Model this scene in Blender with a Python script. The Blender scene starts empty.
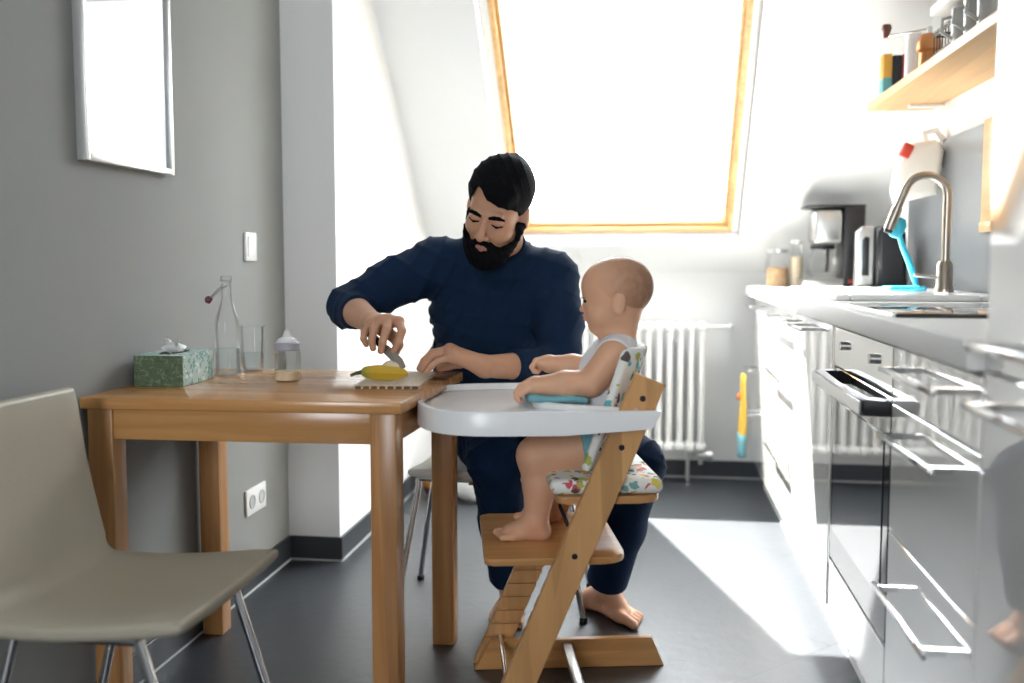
import bpy, bmesh, math, random
import numpy as np
from mathutils import Vector, Matrix, Euler, noise as mnoise

scene = bpy.context.scene
COL = scene.collection
R = math.radians

# ------------------------------------------------------------------ camera
cam_data = bpy.data.cameras.new('camera')
cam = bpy.data.objects.new('camera', cam_data)
COL.objects.link(cam)
cam.location = (0.0, 0.0, 1.05)
cam.rotation_euler = (R(90 - 4.614), 0.0, R(7.95))
cam_data.sensor_width = 36.0
cam_data.lens = 985.0 / 1024.0 * 36.0
cam_data.clip_start = 0.05
cam_data.dof.use_dof = True
cam_data.dof.focus_distance = 2.5
cam_data.dof.aperture_fstop = 1.8
scene.camera = cam

# ------------------------------------------------------------------ world, sun, exposure
world = bpy.data.worlds.new('world')
scene.world = world
world.use_nodes = True
wn = world.node_tree
bg = wn.nodes['Background']
bg.inputs['Color'].default_value = (0.90, 0.95, 1.0, 1)
bg.inputs['Strength'].default_value = 8.0

sun_data = bpy.data.lights.new('sun', 'SUN')
sun_data.energy = 22.0
sun_data.angle = R(0.6)
sun_data.color = (1.0, 0.96, 0.9)
sun = bpy.data.objects.new('sun', sun_data)
COL.objects.link(sun)
sun.location = (-4, 8, 8)
sun.rotation_euler = Vector((0.45, -0.58, -1.0)).to_track_quat('-Z', 'Y').to_euler()

def portal(name, loc, rot, sx, sy):
    d = bpy.data.lights.new(name, 'AREA'); d.shape = 'RECTANGLE'; d.size = sx; d.size_y = sy
    d.cycles.is_portal = True
    o = bpy.data.objects.new(name, d); COL.objects.link(o)
    o.location = loc; o.rotation_euler = rot
# the sky comes in through the roof window and through an unseen opening added behind the viewer for fill
portal('roof_window_portal', (-0.11, 4.42, 1.76), (R(-45), 0, 0), 1.0, 1.4)
portal('rear_fill_portal', (-0.75, -1.62, 1.475), (R(90), 0, 0), 0.8, 0.95)

vs = scene.view_settings
vs.view_transform = 'Standard'
vs.look = 'None'
vs.exposure = 1.43
vs.gamma = 1.0
vs.use_curve_mapping = False

# ------------------------------------------------------------------ materials
def mat(name, col, rough=0.5, metal=0.0, noise=0.0, nscale=8.0, bump=0.0, bscale=60.0, spec=0.5, coat=0.0, **kw):
    m = bpy.data.materials.new(name); m.use_nodes = True
    nt = m.node_tree; b = nt.nodes['Principled BSDF']
    b.inputs['Base Color'].default_value = (*col, 1)
    b.inputs['Roughness'].default_value = rough
    b.inputs['Metallic'].default_value = metal
    b.inputs['Specular IOR Level'].default_value = spec
    b.inputs['Coat Weight'].default_value = coat
    for k, v in kw.items():
        b.inputs[k.replace('_', ' ')].default_value = v
    tc = nt.nodes.new('ShaderNodeTexCoord')
    if noise > 0:
        n = nt.nodes.new('ShaderNodeTexNoise'); n.inputs['Scale'].default_value = nscale
        n.inputs['Detail'].default_value = 5
        r = nt.nodes.new('ShaderNodeMapRange')
        r.inputs['To Min'].default_value = 1 - noise; r.inputs['To Max'].default_value = 1 + noise
        mx = nt.nodes.new('ShaderNodeVectorMath'); mx.operation = 'SCALE'
        mx.inputs[0].default_value = col
        nt.links.new(tc.outputs['Object'], n.inputs['Vector'])
        nt.links.new(n.outputs['Fac'], r.inputs['Value'])
        nt.links.new(r.outputs['Result'], mx.inputs['Scale'])
        nt.links.new(mx.outputs['Vector'], b.inputs['Base Color'])
    if bump > 0:
        n2 = nt.nodes.new('ShaderNodeTexNoise'); n2.inputs['Scale'].default_value = bscale
        n2.inputs['Detail'].default_value = 6
        bp = nt.nodes.new('ShaderNodeBump'); bp.inputs['Strength'].default_value = bump
        bp.inputs['Distance'].default_value = 0.01
        nt.links.new(tc.outputs['Object'], n2.inputs['Vector'])
        nt.links.new(n2.outputs['Fac'], bp.inputs['Height'])
        nt.links.new(bp.outputs['Normal'], b.inputs['Normal'])
    return m

def wood(name, c1, c2, axis=0, rough=0.4, scale=1.0, spec=0.5, knots=False):
    m = bpy.data.materials.new(name); m.use_nodes = True
    nt = m.node_tree; b = nt.nodes['Principled BSDF']
    b.inputs['Roughness'].default_value = rough
    b.inputs['Specular IOR Level'].default_value = spec
    tc = nt.nodes.new('ShaderNodeTexCoord')
    mp = nt.nodes.new('ShaderNodeMapping')
    s = [22.0 * scale] * 3; s[axis] = 1.3 * scale
    mp.inputs['Scale'].default_value = s
    n = nt.nodes.new('ShaderNodeTexNoise'); n.inputs['Scale'].default_value = 1.6
    n.inputs['Detail'].default_value = 6; n.inputs['Distortion'].default_value = 0.6
    cr = nt.nodes.new('ShaderNodeValToRGB')
    cr.color_ramp.elements[0].position = 0.3; cr.color_ramp.elements[0].color = (*c2, 1)
    cr.color_ramp.elements[1].position = 0.7; cr.color_ramp.elements[1].color = (*c1, 1)
    nt.links.new(tc.outputs['Object'], mp.inputs['Vector'])
    nt.links.new(mp.outputs['Vector'], n.inputs['Vector'])
    nt.links.new(n.outputs['Fac'], cr.inputs['Fac'])
    out = cr.outputs['Color']
    # broad glued staves of slightly different tone
    mp2 = nt.nodes.new('ShaderNodeMapping')
    s2 = [14.0 * scale] * 3; s2[axis] = 0.9 * scale
    mp2.inputs['Scale'].default_value = s2
    v = nt.nodes.new('ShaderNodeTexVoronoi'); v.inputs['Scale'].default_value = 1.0
    mr = nt.nodes.new('ShaderNodeMapRange'); mr.inputs['To Min'].default_value = 0.82; mr.inputs['To Max'].default_value = 1.1
    sp = nt.nodes.new('ShaderNodeSeparateColor')
    sc = nt.nodes.new('ShaderNodeVectorMath'); sc.operation = 'SCALE'
    nt.links.new(tc.outputs['Object'], mp2.inputs['Vector'])
    nt.links.new(mp2.outputs['Vector'], v.inputs['Vector'])
    nt.links.new(v.outputs['Color'], sp.inputs['Color'])
    nt.links.new(sp.outputs['Red'], mr.inputs['Value'])
    nt.links.new(out, sc.inputs[0]); nt.links.new(mr.outputs['Result'], sc.inputs['Scale'])
    nt.links.new(sc.outputs['Vector'], b.inputs['Base Color'])
    return m

def thin_glass(name, tint=(1, 1, 1), refl=1.0, rough=0.0):
    m = bpy.data.materials.new(name); m.use_nodes = True
    nt = m.node_tree; nt.nodes.clear()
    o = nt.nodes.new('ShaderNodeOutputMaterial')
    t = nt.nodes.new('ShaderNodeBsdfTransparent'); t.inputs['Color'].default_value = (*tint, 1)
    g = nt.nodes.new('ShaderNodeBsdfGlossy'); g.inputs['Roughness'].default_value = rough
    f = nt.nodes.new('ShaderNodeFresnel'); f.inputs['IOR'].default_value = 1.45
    mu = nt.nodes.new('ShaderNodeMath'); mu.operation = 'MULTIPLY'; mu.inputs[1].default_value = refl
    mx = nt.nodes.new('ShaderNodeMixShader')
    nt.links.new(f.outputs[0], mu.inputs[0]); nt.links.new(mu.outputs[0], mx.inputs[0])
    nt.links.new(t.outputs[0], mx.inputs[1]); nt.links.new(g.outputs[0], mx.inputs[2])
    nt.links.new(mx.outputs[0], o.inputs['Surface'])
    return m

def pattern_mat(name, base, cols, scale, rough=0.8, density=0.55):
    """cells of colour scattered over a plain ground (printed cotton, printed card)"""
    m = bpy.data.materials.new(name); m.use_nodes = True
    nt = m.node_tree; b = nt.nodes['Principled BSDF']; b.inputs['Roughness'].default_value = rough
    tc = nt.nodes.new('ShaderNodeTexCoord')
    nz = nt.nodes.new('ShaderNodeTexNoise'); nz.inputs['Scale'].default_value = scale * 1.1
    ad = nt.nodes.new('ShaderNodeMixRGB'); ad.blend_type = 'ADD'; ad.inputs[0].default_value = 0.035
    v = nt.nodes.new('ShaderNodeTexVoronoi'); v.inputs['Scale'].default_value = scale
    nt.links.new(tc.outputs['Object'], nz.inputs['Vector'])
    nt.links.new(tc.outputs['Object'], ad.inputs[1]); nt.links.new(nz.outputs['Color'], ad.inputs[2])
    nt.links.new(ad.outputs[0], v.inputs['Vector'])
    sp = nt.nodes.new('ShaderNodeSeparateColor'); nt.links.new(v.outputs['Color'], sp.inputs['Color'])
    cr = nt.nodes.new('ShaderNodeValToRGB'); cr.color_ramp.interpolation = 'CONSTANT'
    el = cr.color_ramp.elements
    el[0].position = 0; el[0].color = (*cols[0], 1); el[1].position = 1.0 / len(cols); el[1].color = (*cols[1 % len(cols)], 1)
    for i in range(2, len(cols)):
        e = el.new(i / len(cols)); e.color = (*cols[i], 1)
    nt.links.new(sp.outputs['Red'], cr.inputs['Fac'])
    lt = nt.nodes.new('ShaderNodeMath'); lt.operation = 'LESS_THAN'; lt.inputs[1].default_value = density
    nt.links.new(v.outputs['Distance'], lt.inputs[0])
    gt = nt.nodes.new('ShaderNodeMath'); gt.operation = 'MULTIPLY'
    l2 = nt.nodes.new('ShaderNodeMath'); l2.operation = 'LESS_THAN'; l2.inputs[1].default_value = 0.75
    nt.links.new(sp.outputs['Green'], l2.inputs[0])
    nt.links.new(lt.outputs[0], gt.inputs[0]); nt.links.new(l2.outputs[0], gt.inputs[1])
    mx = nt.nodes.new('ShaderNodeMixRGB'); mx.inputs[1].default_value = (*base, 1)
    nt.links.new(gt.outputs[0], mx.inputs[0]); nt.links.new(cr.outputs[0], mx.inputs[2])
    nt.links.new(mx.outputs[0], b.inputs['Base Color'])
    return m

M = {}
M['wall_grey'] = mat('wall_grey', (0.30, 0.305, 0.295), 0.85, noise=0.02, bump=0.05, bscale=150, spec=0.2)
M['wall_white'] = mat('wall_white', (0.84, 0.845, 0.84), 0.85, bump=0.04, bscale=150, spec=0.2)
M['ceiling'] = mat('ceiling_paint', (0.85, 0.85, 0.84), 0.9, spec=0.2)
M['baseboard'] = mat('dark_tile_skirting', (0.035, 0.04, 0.048), 0.35, noise=0.1)
M['grout'] = mat('pale_grout', (0.5, 0.52, 0.53), 0.8)
M['pine'] = wood('window_pine', (0.80, 0.52, 0.24), (0.66, 0.38, 0.14), axis=2, rough=0.4)
M['pine_x'] = wood('window_pine_across', (0.80, 0.52, 0.24), (0.66, 0.38, 0.14), axis=0, rough=0.4)
M['table_x'] = wood('table_beech_top', (0.60, 0.31, 0.115), (0.46, 0.215, 0.07), axis=0, rough=0.22)
M['table_z'] = wood('table_beech_leg', (0.60, 0.31, 0.12), (0.42, 0.19, 0.065), axis=2, rough=0.3)
M['table_y'] = wood('table_beech_side', (0.60, 0.31, 0.12), (0.46, 0.215, 0.07), axis=1, rough=0.3)
M['beech'] = wood('high_chair_beech', (0.68, 0.375, 0.155), (0.58, 0.30, 0.115), axis=2, rough=0.35, scale=1.2)
M['beech_x'] = wood('high_chair_plate_beech', (0.64, 0.34, 0.13), (0.52, 0.25, 0.085), axis=0, rough=0.3, scale=1.2)
M['shelf_wood'] = wood('shelf_birch', (0.68, 0.41, 0.17), (0.56, 0.31, 0.11), axis=1, rough=0.4, scale=0.7)
M['leather'] = mat('cream_leather', (0.41, 0.37, 0.29), 0.42, noise=0.05, nscale=5, bump=0.12, bscale=260, spec=0.4)
M['leather_white'] = mat('pale_leather', (0.62, 0.60, 0.55), 0.45, noise=0.03, bump=0.1, bscale=260, spec=0.4)
M['chrome'] = mat('chrome', (0.75, 0.75, 0.76), 0.12, metal=1.0)
M['steel'] = mat('brushed_steel', (0.62, 0.62, 0.61), 0.28, metal=1.0, noise=0.04, nscale=30)
M['faucet'] = mat('warm_brushed_steel', (0.50, 0.44, 0.37), 0.3, metal=1.0)
M['gloss'] = mat('gloss_white_front', (0.70, 0.69, 0.66), 0.05, spec=1.0, coat=1.0, Coat_IOR=1.8)
M['worktop'] = mat('pale_worktop', (0.80, 0.79, 0.765), 0.55, spec=0.25, noise=0.03, nscale=40)
M['white_plastic'] = mat('white_plastic', (0.90, 0.90, 0.90), 0.28)
M['white_enamel'] = mat('white_enamel', (0.85, 0.85, 0.84), 0.5, spec=0.3)
M['dark_plastic'] = mat('black_plastic', (0.012, 0.012, 0.014), 0.3)
M['black_glass'] = mat('black_glass', (0.01, 0.01, 0.012), 0.04, spec=0.8, coat=0.5)
M['splash'] = mat('slate_grey_panel', (0.17, 0.18, 0.19), 0.22, noise=0.04, nscale=3)
M['dark_gap'] = mat('dark_gap', (0.02, 0.02, 0.02), 0.7)
M['grey_metal'] = mat('grey_metal', (0.45, 0.44, 0.42), 0.35, metal=0.7)
M['glass'] = thin_glass('clear_glass', (0.985, 0.99, 0.99), 0.45)
M['pane'] = thin_glass('window_pane', (0.98, 0.99, 0.99), 0.5)
M['water'] = thin_glass('water', (0.95, 0.975, 0.98), 0.5)
M['teal'] = mat('teal_cotton', (0.20, 0.46, 0.52), 0.85, bump=0.2, bscale=300)
M['cyan'] = mat('cyan_plastic', (0.04, 0.45, 0.62), 0.3)
M['red'] = mat('red_plastic', (0.6, 0.05, 0.03), 0.35)
M['yellow'] = mat('yellow_cotton', (0.85, 0.55, 0.08), 0.85, bump=0.2, bscale=200)
M['print'] = pattern_mat('printed_cotton', (0.86, 0.85, 0.80), [(0.75, 0.38, 0.10), (0.45, 0.50, 0.12), (0.20, 0.42, 0.42), (0.72, 0.60, 0.12), (0.10, 0.08, 0.07), (0.62, 0.10, 0.12)], 44, density=0.45)
M['print_b'] = pattern_mat('printed_cotton_back', (0.84, 0.84, 0.80), [(0.15, 0.45, 0.50), (0.10, 0.09, 0.08), (0.45, 0.50, 0.12), (0.30, 0.55, 0.55), (0.60, 0.06, 0.10), (0.12, 0.10, 0.10)], 38, density=0.48)
M['skin'] = None

# ------------------------------------------------------------------ mesh helpers
class MB:
    def __init__(self): self.bm = bmesh.new()
    def box(self, x0, x1, y0, y1, z0, z1, bevel=0.0, seg=2, rot=None, about=None):
        bm = self.bm
        r = bmesh.ops.create_cube(bm, size=1.0)
        vs_ = r['verts']
        for v in vs_:
            v.co = Vector(((x0 + x1) / 2 + v.co.x * (x1 - x0), (y0 + y1) / 2 + v.co.y * (y1 - y0), (z0 + z1) / 2 + v.co.z * (z1 - z0)))
        if rot is not None:
            c = Vector(about or ((x0 + x1) / 2, (y0 + y1) / 2, (z0 + z1) / 2))
            q = Euler(rot).to_matrix()
            for v in vs_: v.co = c + q @ (v.co - c)
        if bevel > 0:
            es = list({e for v in vs_ for e in v.link_edges})
            bmesh.ops.bevel(bm, geom=es, offset=bevel, segments=seg, affect='EDGES', profile=0.5)
        return self
    def cyl(self, p0, p1, r0, r1=None, n=24, caps=True):
        r1 = r0 if r1 is None else r1
        p0, p1 = Vector(p0), Vector(p1); d = (p1 - p0)
        if d.length < 1e-9: return self
        q = d.to_track_quat('Z', 'X')
        a, b = [], []
        for i in range(n):
            t = 2 * math.pi * i / n
            o = Vector((math.cos(t), math.sin(t), 0))
            a.append(self.bm.verts.new(p0 + q @ (o * r0))); b.append(self.bm.verts.new(p1 + q @ (o * r1)))
        for i in range(n):
            j = (i + 1) % n
            self.bm.faces.new((a[i], a[j], b[j], b[i]))
        if caps:
            self.bm.faces.new(a[::-1]); self.bm.faces.new(b)
        return self
    def tube(self, pts, r, n=12, closed=False, radii=None):
        pts = [Vector(p) for p in pts]; N = len(pts); rings = []
        up = None
        for i, p in enumerate(pts):
            if closed: t = pts[(i + 1) % N] - pts[i - 1]
            else: t = pts[min(i + 1, N - 1)] - pts[max(i - 1, 0)]
            t.normalize()
            if up is None:
                up = Vector((0, 0, 1)) if abs(t.z) < 0.9 else Vector((1, 0, 0))
            s = t.cross(up)
            if s.length < 1e-5: s = t.orthogonal()
            s.normalize(); up = s.cross(t).normalized()
            rr = radii[i] if radii else r
            rings.append([self.bm.verts.new(p + s * math.cos(2 * math.pi * k / n) * rr + up * math.sin(2 * math.pi * k / n) * rr) for k in range(n)])
        for i in range(N if closed else N - 1):
            A, B = rings[i], rings[(i + 1) % N]
            for k in range(n):
                l = (k + 1) % n
                try: self.bm.faces.new((A[k], A[l], B[l], B[k]))
                except ValueError: pass
        if not closed:
            self.bm.faces.new(rings[0][::-1]); self.bm.faces.new(rings[-1])
        return self
    def lathe(self, prof, c=(0, 0, 0), n=36, mtx=None):
        c = Vector(c); rings = []
        for (r, z) in prof:
            if r < 1e-6:
                p = Vector((0, 0, z))
                p = (mtx @ p if mtx else p) + c
                rings.append([self.bm.verts.new(p)])
            else:
                ring = []
                for k in range(n):
                    t = 2 * math.pi * k / n
                    p = Vector((r * math.cos(t), r * math.sin(t), z))
                    p = (mtx @ p if mtx else p) + c
                    ring.append(self.bm.verts.new(p))
                rings.append(ring)
        for A, B in zip(rings[:-1], rings[1:]):
            if len(A) == 1 and len(B) == 1: continue
            for k in range(n):
                l = (k + 1) % n
                if len(A) == 1: self.bm.faces.new((A[0], B[l], B[k]))
                elif len(B) == 1: self.bm.faces.new((A[k], A[l], B[0]))
                else: self.bm.faces.new((A[k], A[l], B[l], B[k]))
        return self
    def prism(self, outline, axis, a, b, bevel=0.0, seg=2):
        """outline: 2-D points in the plane normal to axis (order x,y,z without axis)"""
        def mk(p, t):
            if axis == 0: return Vector((t, p[0], p[1]))
            if axis == 1: return Vector((p[0], t, p[1]))
            return Vector((p[0], p[1], t))
        A = [self.bm.verts.new(mk(p, a)) for p in outline]
        B = [self.bm.verts.new(mk(p, b)) for p in outline]
        n = len(outline)
        f1 = self.bm.faces.new(A); f2 = self.bm.faces.new(B[::-1])
        for i in range(n):
            j = (i + 1) % n
            self.bm.faces.new((A[j], A[i], B[i], B[j]))
        if bevel > 0:
            es = list(set(f1.edges) | set(f2.edges))
            bmesh.ops.bevel(self.bm, geom=es, offset=bevel, segments=seg, affect='EDGES', profile=0.5)
        return self
    def strip(self, rows):
        """rows: list of equal-length point lists -> quad grid"""
        R_ = [[self.bm.verts.new(Vector(p)) for p in row] for row in rows]
        for A, B in zip(R_[:-1], R_[1:]):
            for k in range(len(A) - 1):
                self.bm.faces.new((A[k], A[k + 1], B[k + 1], B[k]))
        return self
    def build(self, name, m, parent=None, smooth=35, normals=True):
        bm = self.bm
        if normals: bmesh.ops.recalc_face_normals(bm, faces=bm.faces[:])
        me = bpy.data.meshes.new(name); bm.to_mesh(me); bm.free()
        if smooth:
            me.polygons.foreach_set('use_smooth', [True] * len(me.polygons))
            me.set_sharp_from_angle(angle=R(smooth))
        o = bpy.data.objects.new(name, me); COL.objects.link(o)
        if m: me.materials.append(m)
        if parent: o.parent = parent
        return o

def thing(name, label, cat, loc=(0, 0, 0), rotz=0.0, group=None):
    o = bpy.data.objects.new(name, None); COL.objects.link(o)
    o.empty_display_size = 0.05
    o.location = loc; o.rotation_euler = (0, 0, rotz)
    o['label'] = label; o['category'] = cat
    if group: o['group'] = group
    return o
def tag(o, label, cat, group=None):
    o['label'] = label; o['category'] = cat
    if group: o['group'] = group
    return o
def struct(o):
    o['kind'] = 'structure'; return o
def dup(root, label, loc=None, rotz=None, group=None):
    r = root.copy(); COL.objects.link(r); r['label'] = label
    if loc is not None: r.location = loc
    if rotz is not None: r.rotation_euler = (0, 0, rotz)
    if group: r['group'] = group
    for ch in list(root.children):
        c = ch.copy(); COL.objects.link(c); c.parent = r
        for g in list(ch.children):
            d = g.copy(); COL.objects.link(d); d.parent = c
    return r

# ------------------------------------------------------------------ room shell
XL, XJ, XR = -1.257, -1.07, 1.02
YJ, YB, YR = 3.285, 4.835, -1.6
KNEE, CEIL = 1.0, 2.62
T = 0.12

def floor_mat():
    m = bpy.data.materials.new('dark_floor_tiles'); m.use_nodes = True
    nt = m.node_tree; b = nt.nodes['Principled BSDF']
    tc = nt.nodes.new('ShaderNodeTexCoord')
    mp = nt.nodes.new('ShaderNodeMapping'); mp.inputs['Rotation'].default_value = (0, 0, R(FLOOR_ANG)); mp.inputs['Location'].default_value = (0.12, 0.23, 0)
    br = nt.nodes.new('ShaderNodeTexBrick'); br.offset = 0.5
    br.inputs['Scale'].default_value = 1.0; br.inputs['Brick Width'].default_value = 1.2; br.inputs['Row Height'].default_value = 0.6
    br.inputs['Mortar Size'].default_value = 0.0035; br.inputs['Mortar Smooth'].default_value = 0.1
    br.inputs['Color1'].default_value = (0.020, 0.024, 0.030, 1); br.inputs['Color2'].default_value = (0.025, 0.029, 0.035, 1)
    br.inputs['Mortar'].default_value = (0.012, 0.013, 0.015, 1)
    n = nt.nodes.new('ShaderNodeTexNoise'); n.inputs['Scale'].default_value = 6; n.inputs['Detail'].default_value = 8
    mr = nt.nodes.new('ShaderNodeMapRange'); mr.inputs['To Min'].default_value = 0.8; mr.inputs['To Max'].default_value = 1.25
    sc = nt.nodes.new('ShaderNodeVectorMath'); sc.operation = 'SCALE'
    nt.links.new(tc.outputs['Object'], mp.inputs['Vector']); nt.links.new(mp.outputs['Vector'], br.inputs['Vector'])
    nt.links.new(tc.outputs['Object'], n.inputs['Vector']); nt.links.new(n.outputs['Fac'], mr.inputs['Value'])
    nt.links.new(br.outputs['Color'], sc.inputs[0]); nt.links.new(mr.outputs['Result'], sc.inputs['Scale'])
    nt.links.new(sc.outputs['Vector'], b.inputs['Base Color'])
    b.inputs['Roughness'].default_value = 0.42
    b.inputs['Specular IOR Level'].default_value = 0.75
    b.inputs['Coat Weight'].default_value = 0.25
    b.inputs['Coat Roughness'].default_value = 0.3
    bp = nt.nodes.new('ShaderNodeBump'); bp.inputs['Strength'].default_value = 0.12; bp.inputs['Distance'].default_value = 0.01
    n2 = nt.nodes.new('ShaderNodeTexNoise'); n2.inputs['Scale'].default_value = 25; n2.inputs['Detail'].default_value = 4
    nt.links.new(tc.outputs['Object'], n2.inputs['Vector']); nt.links.new(n2.outputs['Fac'], bp.inputs['Height'])
    nt.links.new(bp.outputs['Normal'], b.inputs['Normal'])
    return m
FLOOR_ANG = -45

struct(MB().box(XL - T, XR + T, YR - T, YB + T, -0.1, 0.0).build('floor', floor_mat(), smooth=0))
struct(MB().box(XL - T, XR + T, YR - T, YB - (CEIL - KNEE) + 0.1, CEIL, CEIL + 0.1).build('ceiling', M['ceiling'], smooth=0))
struct(MB().box(XL - T, XL, YR - T, YJ, 0, CEIL).build('wall_left', M['wall_grey'], smooth=0))
# boxed-out chimney breast: shaded side facing the table, bright face towards the window
struct(MB().box(XL - T, XJ, YJ, YJ + 0.03, 0, CEIL).build('wall_return', M['wall_white'], smooth=0))
struct(MB().box(XL - T, XJ + 0.0005, YJ + 0.03, YB + T, 0, CEIL).build('wall_far_left', M['wall_white'], smooth=0))
struct(MB().box(XR, XR + T, YR - T, YB + T, 0, CEIL).build('wall_right', M['wall_white'], smooth=0))
struct(MB().box(XJ, XR, YB, YB + T, 0, KNEE).build('wall_back', M['wall_white'], smooth=0))
# sloping roof with the window opening; slope frame: u = X, v = up the slope, n = outwards
class Slope:
    o = Vector((0, YB, KNEE)); v = Vector((0, -1, 1)).normalized(); n = Vector((0, 1, 1)).normalized()
    @classmethod
    def mtx(c):
        m = Matrix.Identity(4)
        m.col[0] = (1, 0, 0, 0); m.col[1] = (*c.v, 0); m.col[2] = (*c.n, 0); m.col[3] = (*c.o, 1)
        return m
SL = Slope.mtx()
def slope_obj(o): o.matrix_world = SL; return o
WX0, WX1, WV0, WV1 = -0.675, 0.415, 0.185, 1.56       # opening
VT = (CEIL - KNEE) * math.sqrt(2)
sl = MB()
sl.box(XJ, WX0, -0.02, VT + 0.1, 0, 0.22)
sl.box(WX1, XR, -0.02, VT + 0.1, 0, 0.22)
sl.box(WX0, WX1, -0.02, WV0, 0, 0.22)
sl.box(WX0, WX1, WV1, VT + 0.1, 0, 0.22)
struct(slope_obj(sl.build('wall_slope', M['wall_white'], smooth=0)))

def mk_window():
    root = bpy.data.objects.new('window_1', None); COL.objects.link(root); root['kind'] = 'structure'
    root.matrix_world = SL
    n0, n1 = 0.075, 0.14
    a0, a1, b0, b1 = WX0 + 0.035, WX1 - 0.035, WV0 + 0.01, WV1
    l = MB()                                       # white lining round the frame
    l.box(WX0, a0, WV0, WV1, n0 + 0.01, 0.22); l.box(a1, WX1, WV0, WV1, n0 + 0.01, 0.22); l.box(a0, a1, WV0, b0, n0 + 0.01, 0.22)
    l.build('lining', M['white_enamel'], root, smooth=0)
    f = MB()                                       # outer frame
    w = 0.024
    f.box(a0, a0 + w, b0, b1, n0, n1 + 0.08, 0.003); f.box(a1 - w, a1, b0, b1, n0, n1 + 0.08, 0.003)
    f.build('window_frame', M['pine'], root)
    f = MB()
    f.box(a0 + w, a1 - w, b0, b0 + w, n0, n1 + 0.08, 0.003); f.box(a0 + w, a1 - w, b1 - w, b1, n0, n1 + 0.08, 0.003)
    f.build('window_frame', M['pine_x'], root)
    s = MB(); g = w + 0.003; sw = 0.016              # sash
    s.box(a0 + g, a0 + g + sw, b0 + g, b1 - g, n0 + 0.02, n1 + 0.05, 0.003)
    s.box(a1 - g - sw, a1 - g, b0 + g, b1 - g, n0 + 0.02, n1 + 0.05, 0.003)
    s.box(a0 + g + sw, a1 - g - sw, b0 + g, b0 + g + sw, n0 + 0.02, n1 + 0.05, 0.003)
    s.build('window_sash', M['pine_x'], root)
    t = MB(); t.box(a0 + g, a1 - g, b1 - g - 0.05, b1 - g, n0 + 0.0, n1 + 0.05, 0.008)
    t.box(-0.15, -0.05, b1 - g - 0.06, b1 - g - 0.048, n0 - 0.004, n0 + 0.02, 0.004)
    t.build('ventilation_bar', M['white_enamel'], root)
    p = MB(); p.box(a0 + g + sw - 0.005, a1 - g - sw + 0.005, b0 + g + sw - 0.005, b1 - g - 0.045, n1, n1 + 0.004)
    p.build('pane', M['pane'], root, smooth=0)
    return root
mk_window()

# rear wall of the kitchen (behind the viewer) with an invented opening, sized and placed for fill light
rw = MB(); wx0, wx1, wz0, wz1 = -1.15, -0.35, 1.0, 1.95
rw.box(XL, wx0, YR - T, YR, 0, CEIL); rw.box(wx1, XR, YR - T, YR, 0, CEIL)
rw.box(wx0, wx1, YR - T, YR, 0, wz0); rw.box(wx0, wx1, YR - T, YR, wz1, CEIL)
struct(rw.build('wall_rear', M['wall_grey'], smooth=0))

# dark skirting tiles with a pale joint along the floor
def skirting(n, x0, x1, y0, y1):
    o = struct(MB().box(x0, x1, y0, y1, 0.006, 0.085, 0.001, 1).build('baseboard_' + n, M['baseboard'], smooth=0))
def joint(n, x0, x1, y0, y1):
    struct(MB().box(x0, x1, y0, y1, 0.0, 0.006).build('trim_' + n, M['grout'], smooth=0))
sk = 0.01
skirting('left', XL, XL + sk, YR, YJ); joint('left', XL, XL + sk + 0.002, YR, YJ)
skirting('return', XL + sk, XJ + sk, YJ - sk, YJ); joint('return', XL + sk, XJ + sk, YJ - sk - 0.002, YJ)
skirting('far_left', XJ, XJ + sk, YJ, YB); joint('far_left', XJ, XJ + sk + 0.002, YJ, YB)
skirting('back', XJ + sk, XR, YB - sk, YB); joint('back', XJ + sk, XR, YB - sk - 0.003, YB)

# ------------------------------------------------------------------ radiator and wall fittings
def radiator():
    t = thing('radiator', 'white column radiator on the back wall under the roof window', 'radiator', (0, YB - 0.005, 0))
    x0, x1, z0, z1 = -0.62, 0.27, 0.15, 0.765
    p = 0.05; n = int((x1 - x0) / p)
    for i in range(n):
        cx = x1 - 0.022 - i * p
        m = MB()
        for dy in (-0.125, -0.065):
            m.tube([(cx, dy, z0 + 0.03), (cx, dy, z1 - 0.03)], 0.0135, 10)
        for z in (z0 + 0.022, z1 - 0.022):
            m.box(cx - 0.0235, cx + 0.0235, -0.14, -0.05, z - 0.022, z + 0.022, 0.014, 3)
        m.build('radiator_column', M['white_enamel'], t)
    m = MB(); m.tube([(x1 - 0.03, -0.095, z1 - 0.022), (0.38, -0.095, z1 - 0.022), (0.385, -0.06, z1 - 0.022), (0.385, 0.0, z1 - 0.022)], 0.011, 10)
    m.build('pipe', M['white_enamel'], t)
    v = MB(); v.tube([(x1 - 0.02, -0.095, z0 + 0.02), (x1 - 0.02, -0.095, 0.085)], 0.011, 12)
    v.tube([(x1 - 0.08, -0.095, z0), (x1 - 0.08, -0.095, 0.0)], 0.009, 12)
    v.cyl((x1 - 0.035, -0.095, 0.13), (x1 + 0.035, -0.095, 0.13), 0.022)
    v.build('valve', M['steel'], t)
    for cx in (-0.5, 0.12):
        MB().box(cx - 0.015, cx + 0.015, -0.06, 0.0, z1 - 0.12, z1 - 0.09, 0.003).build('bracket', M['white_enamel'], t)
radiator()

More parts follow.
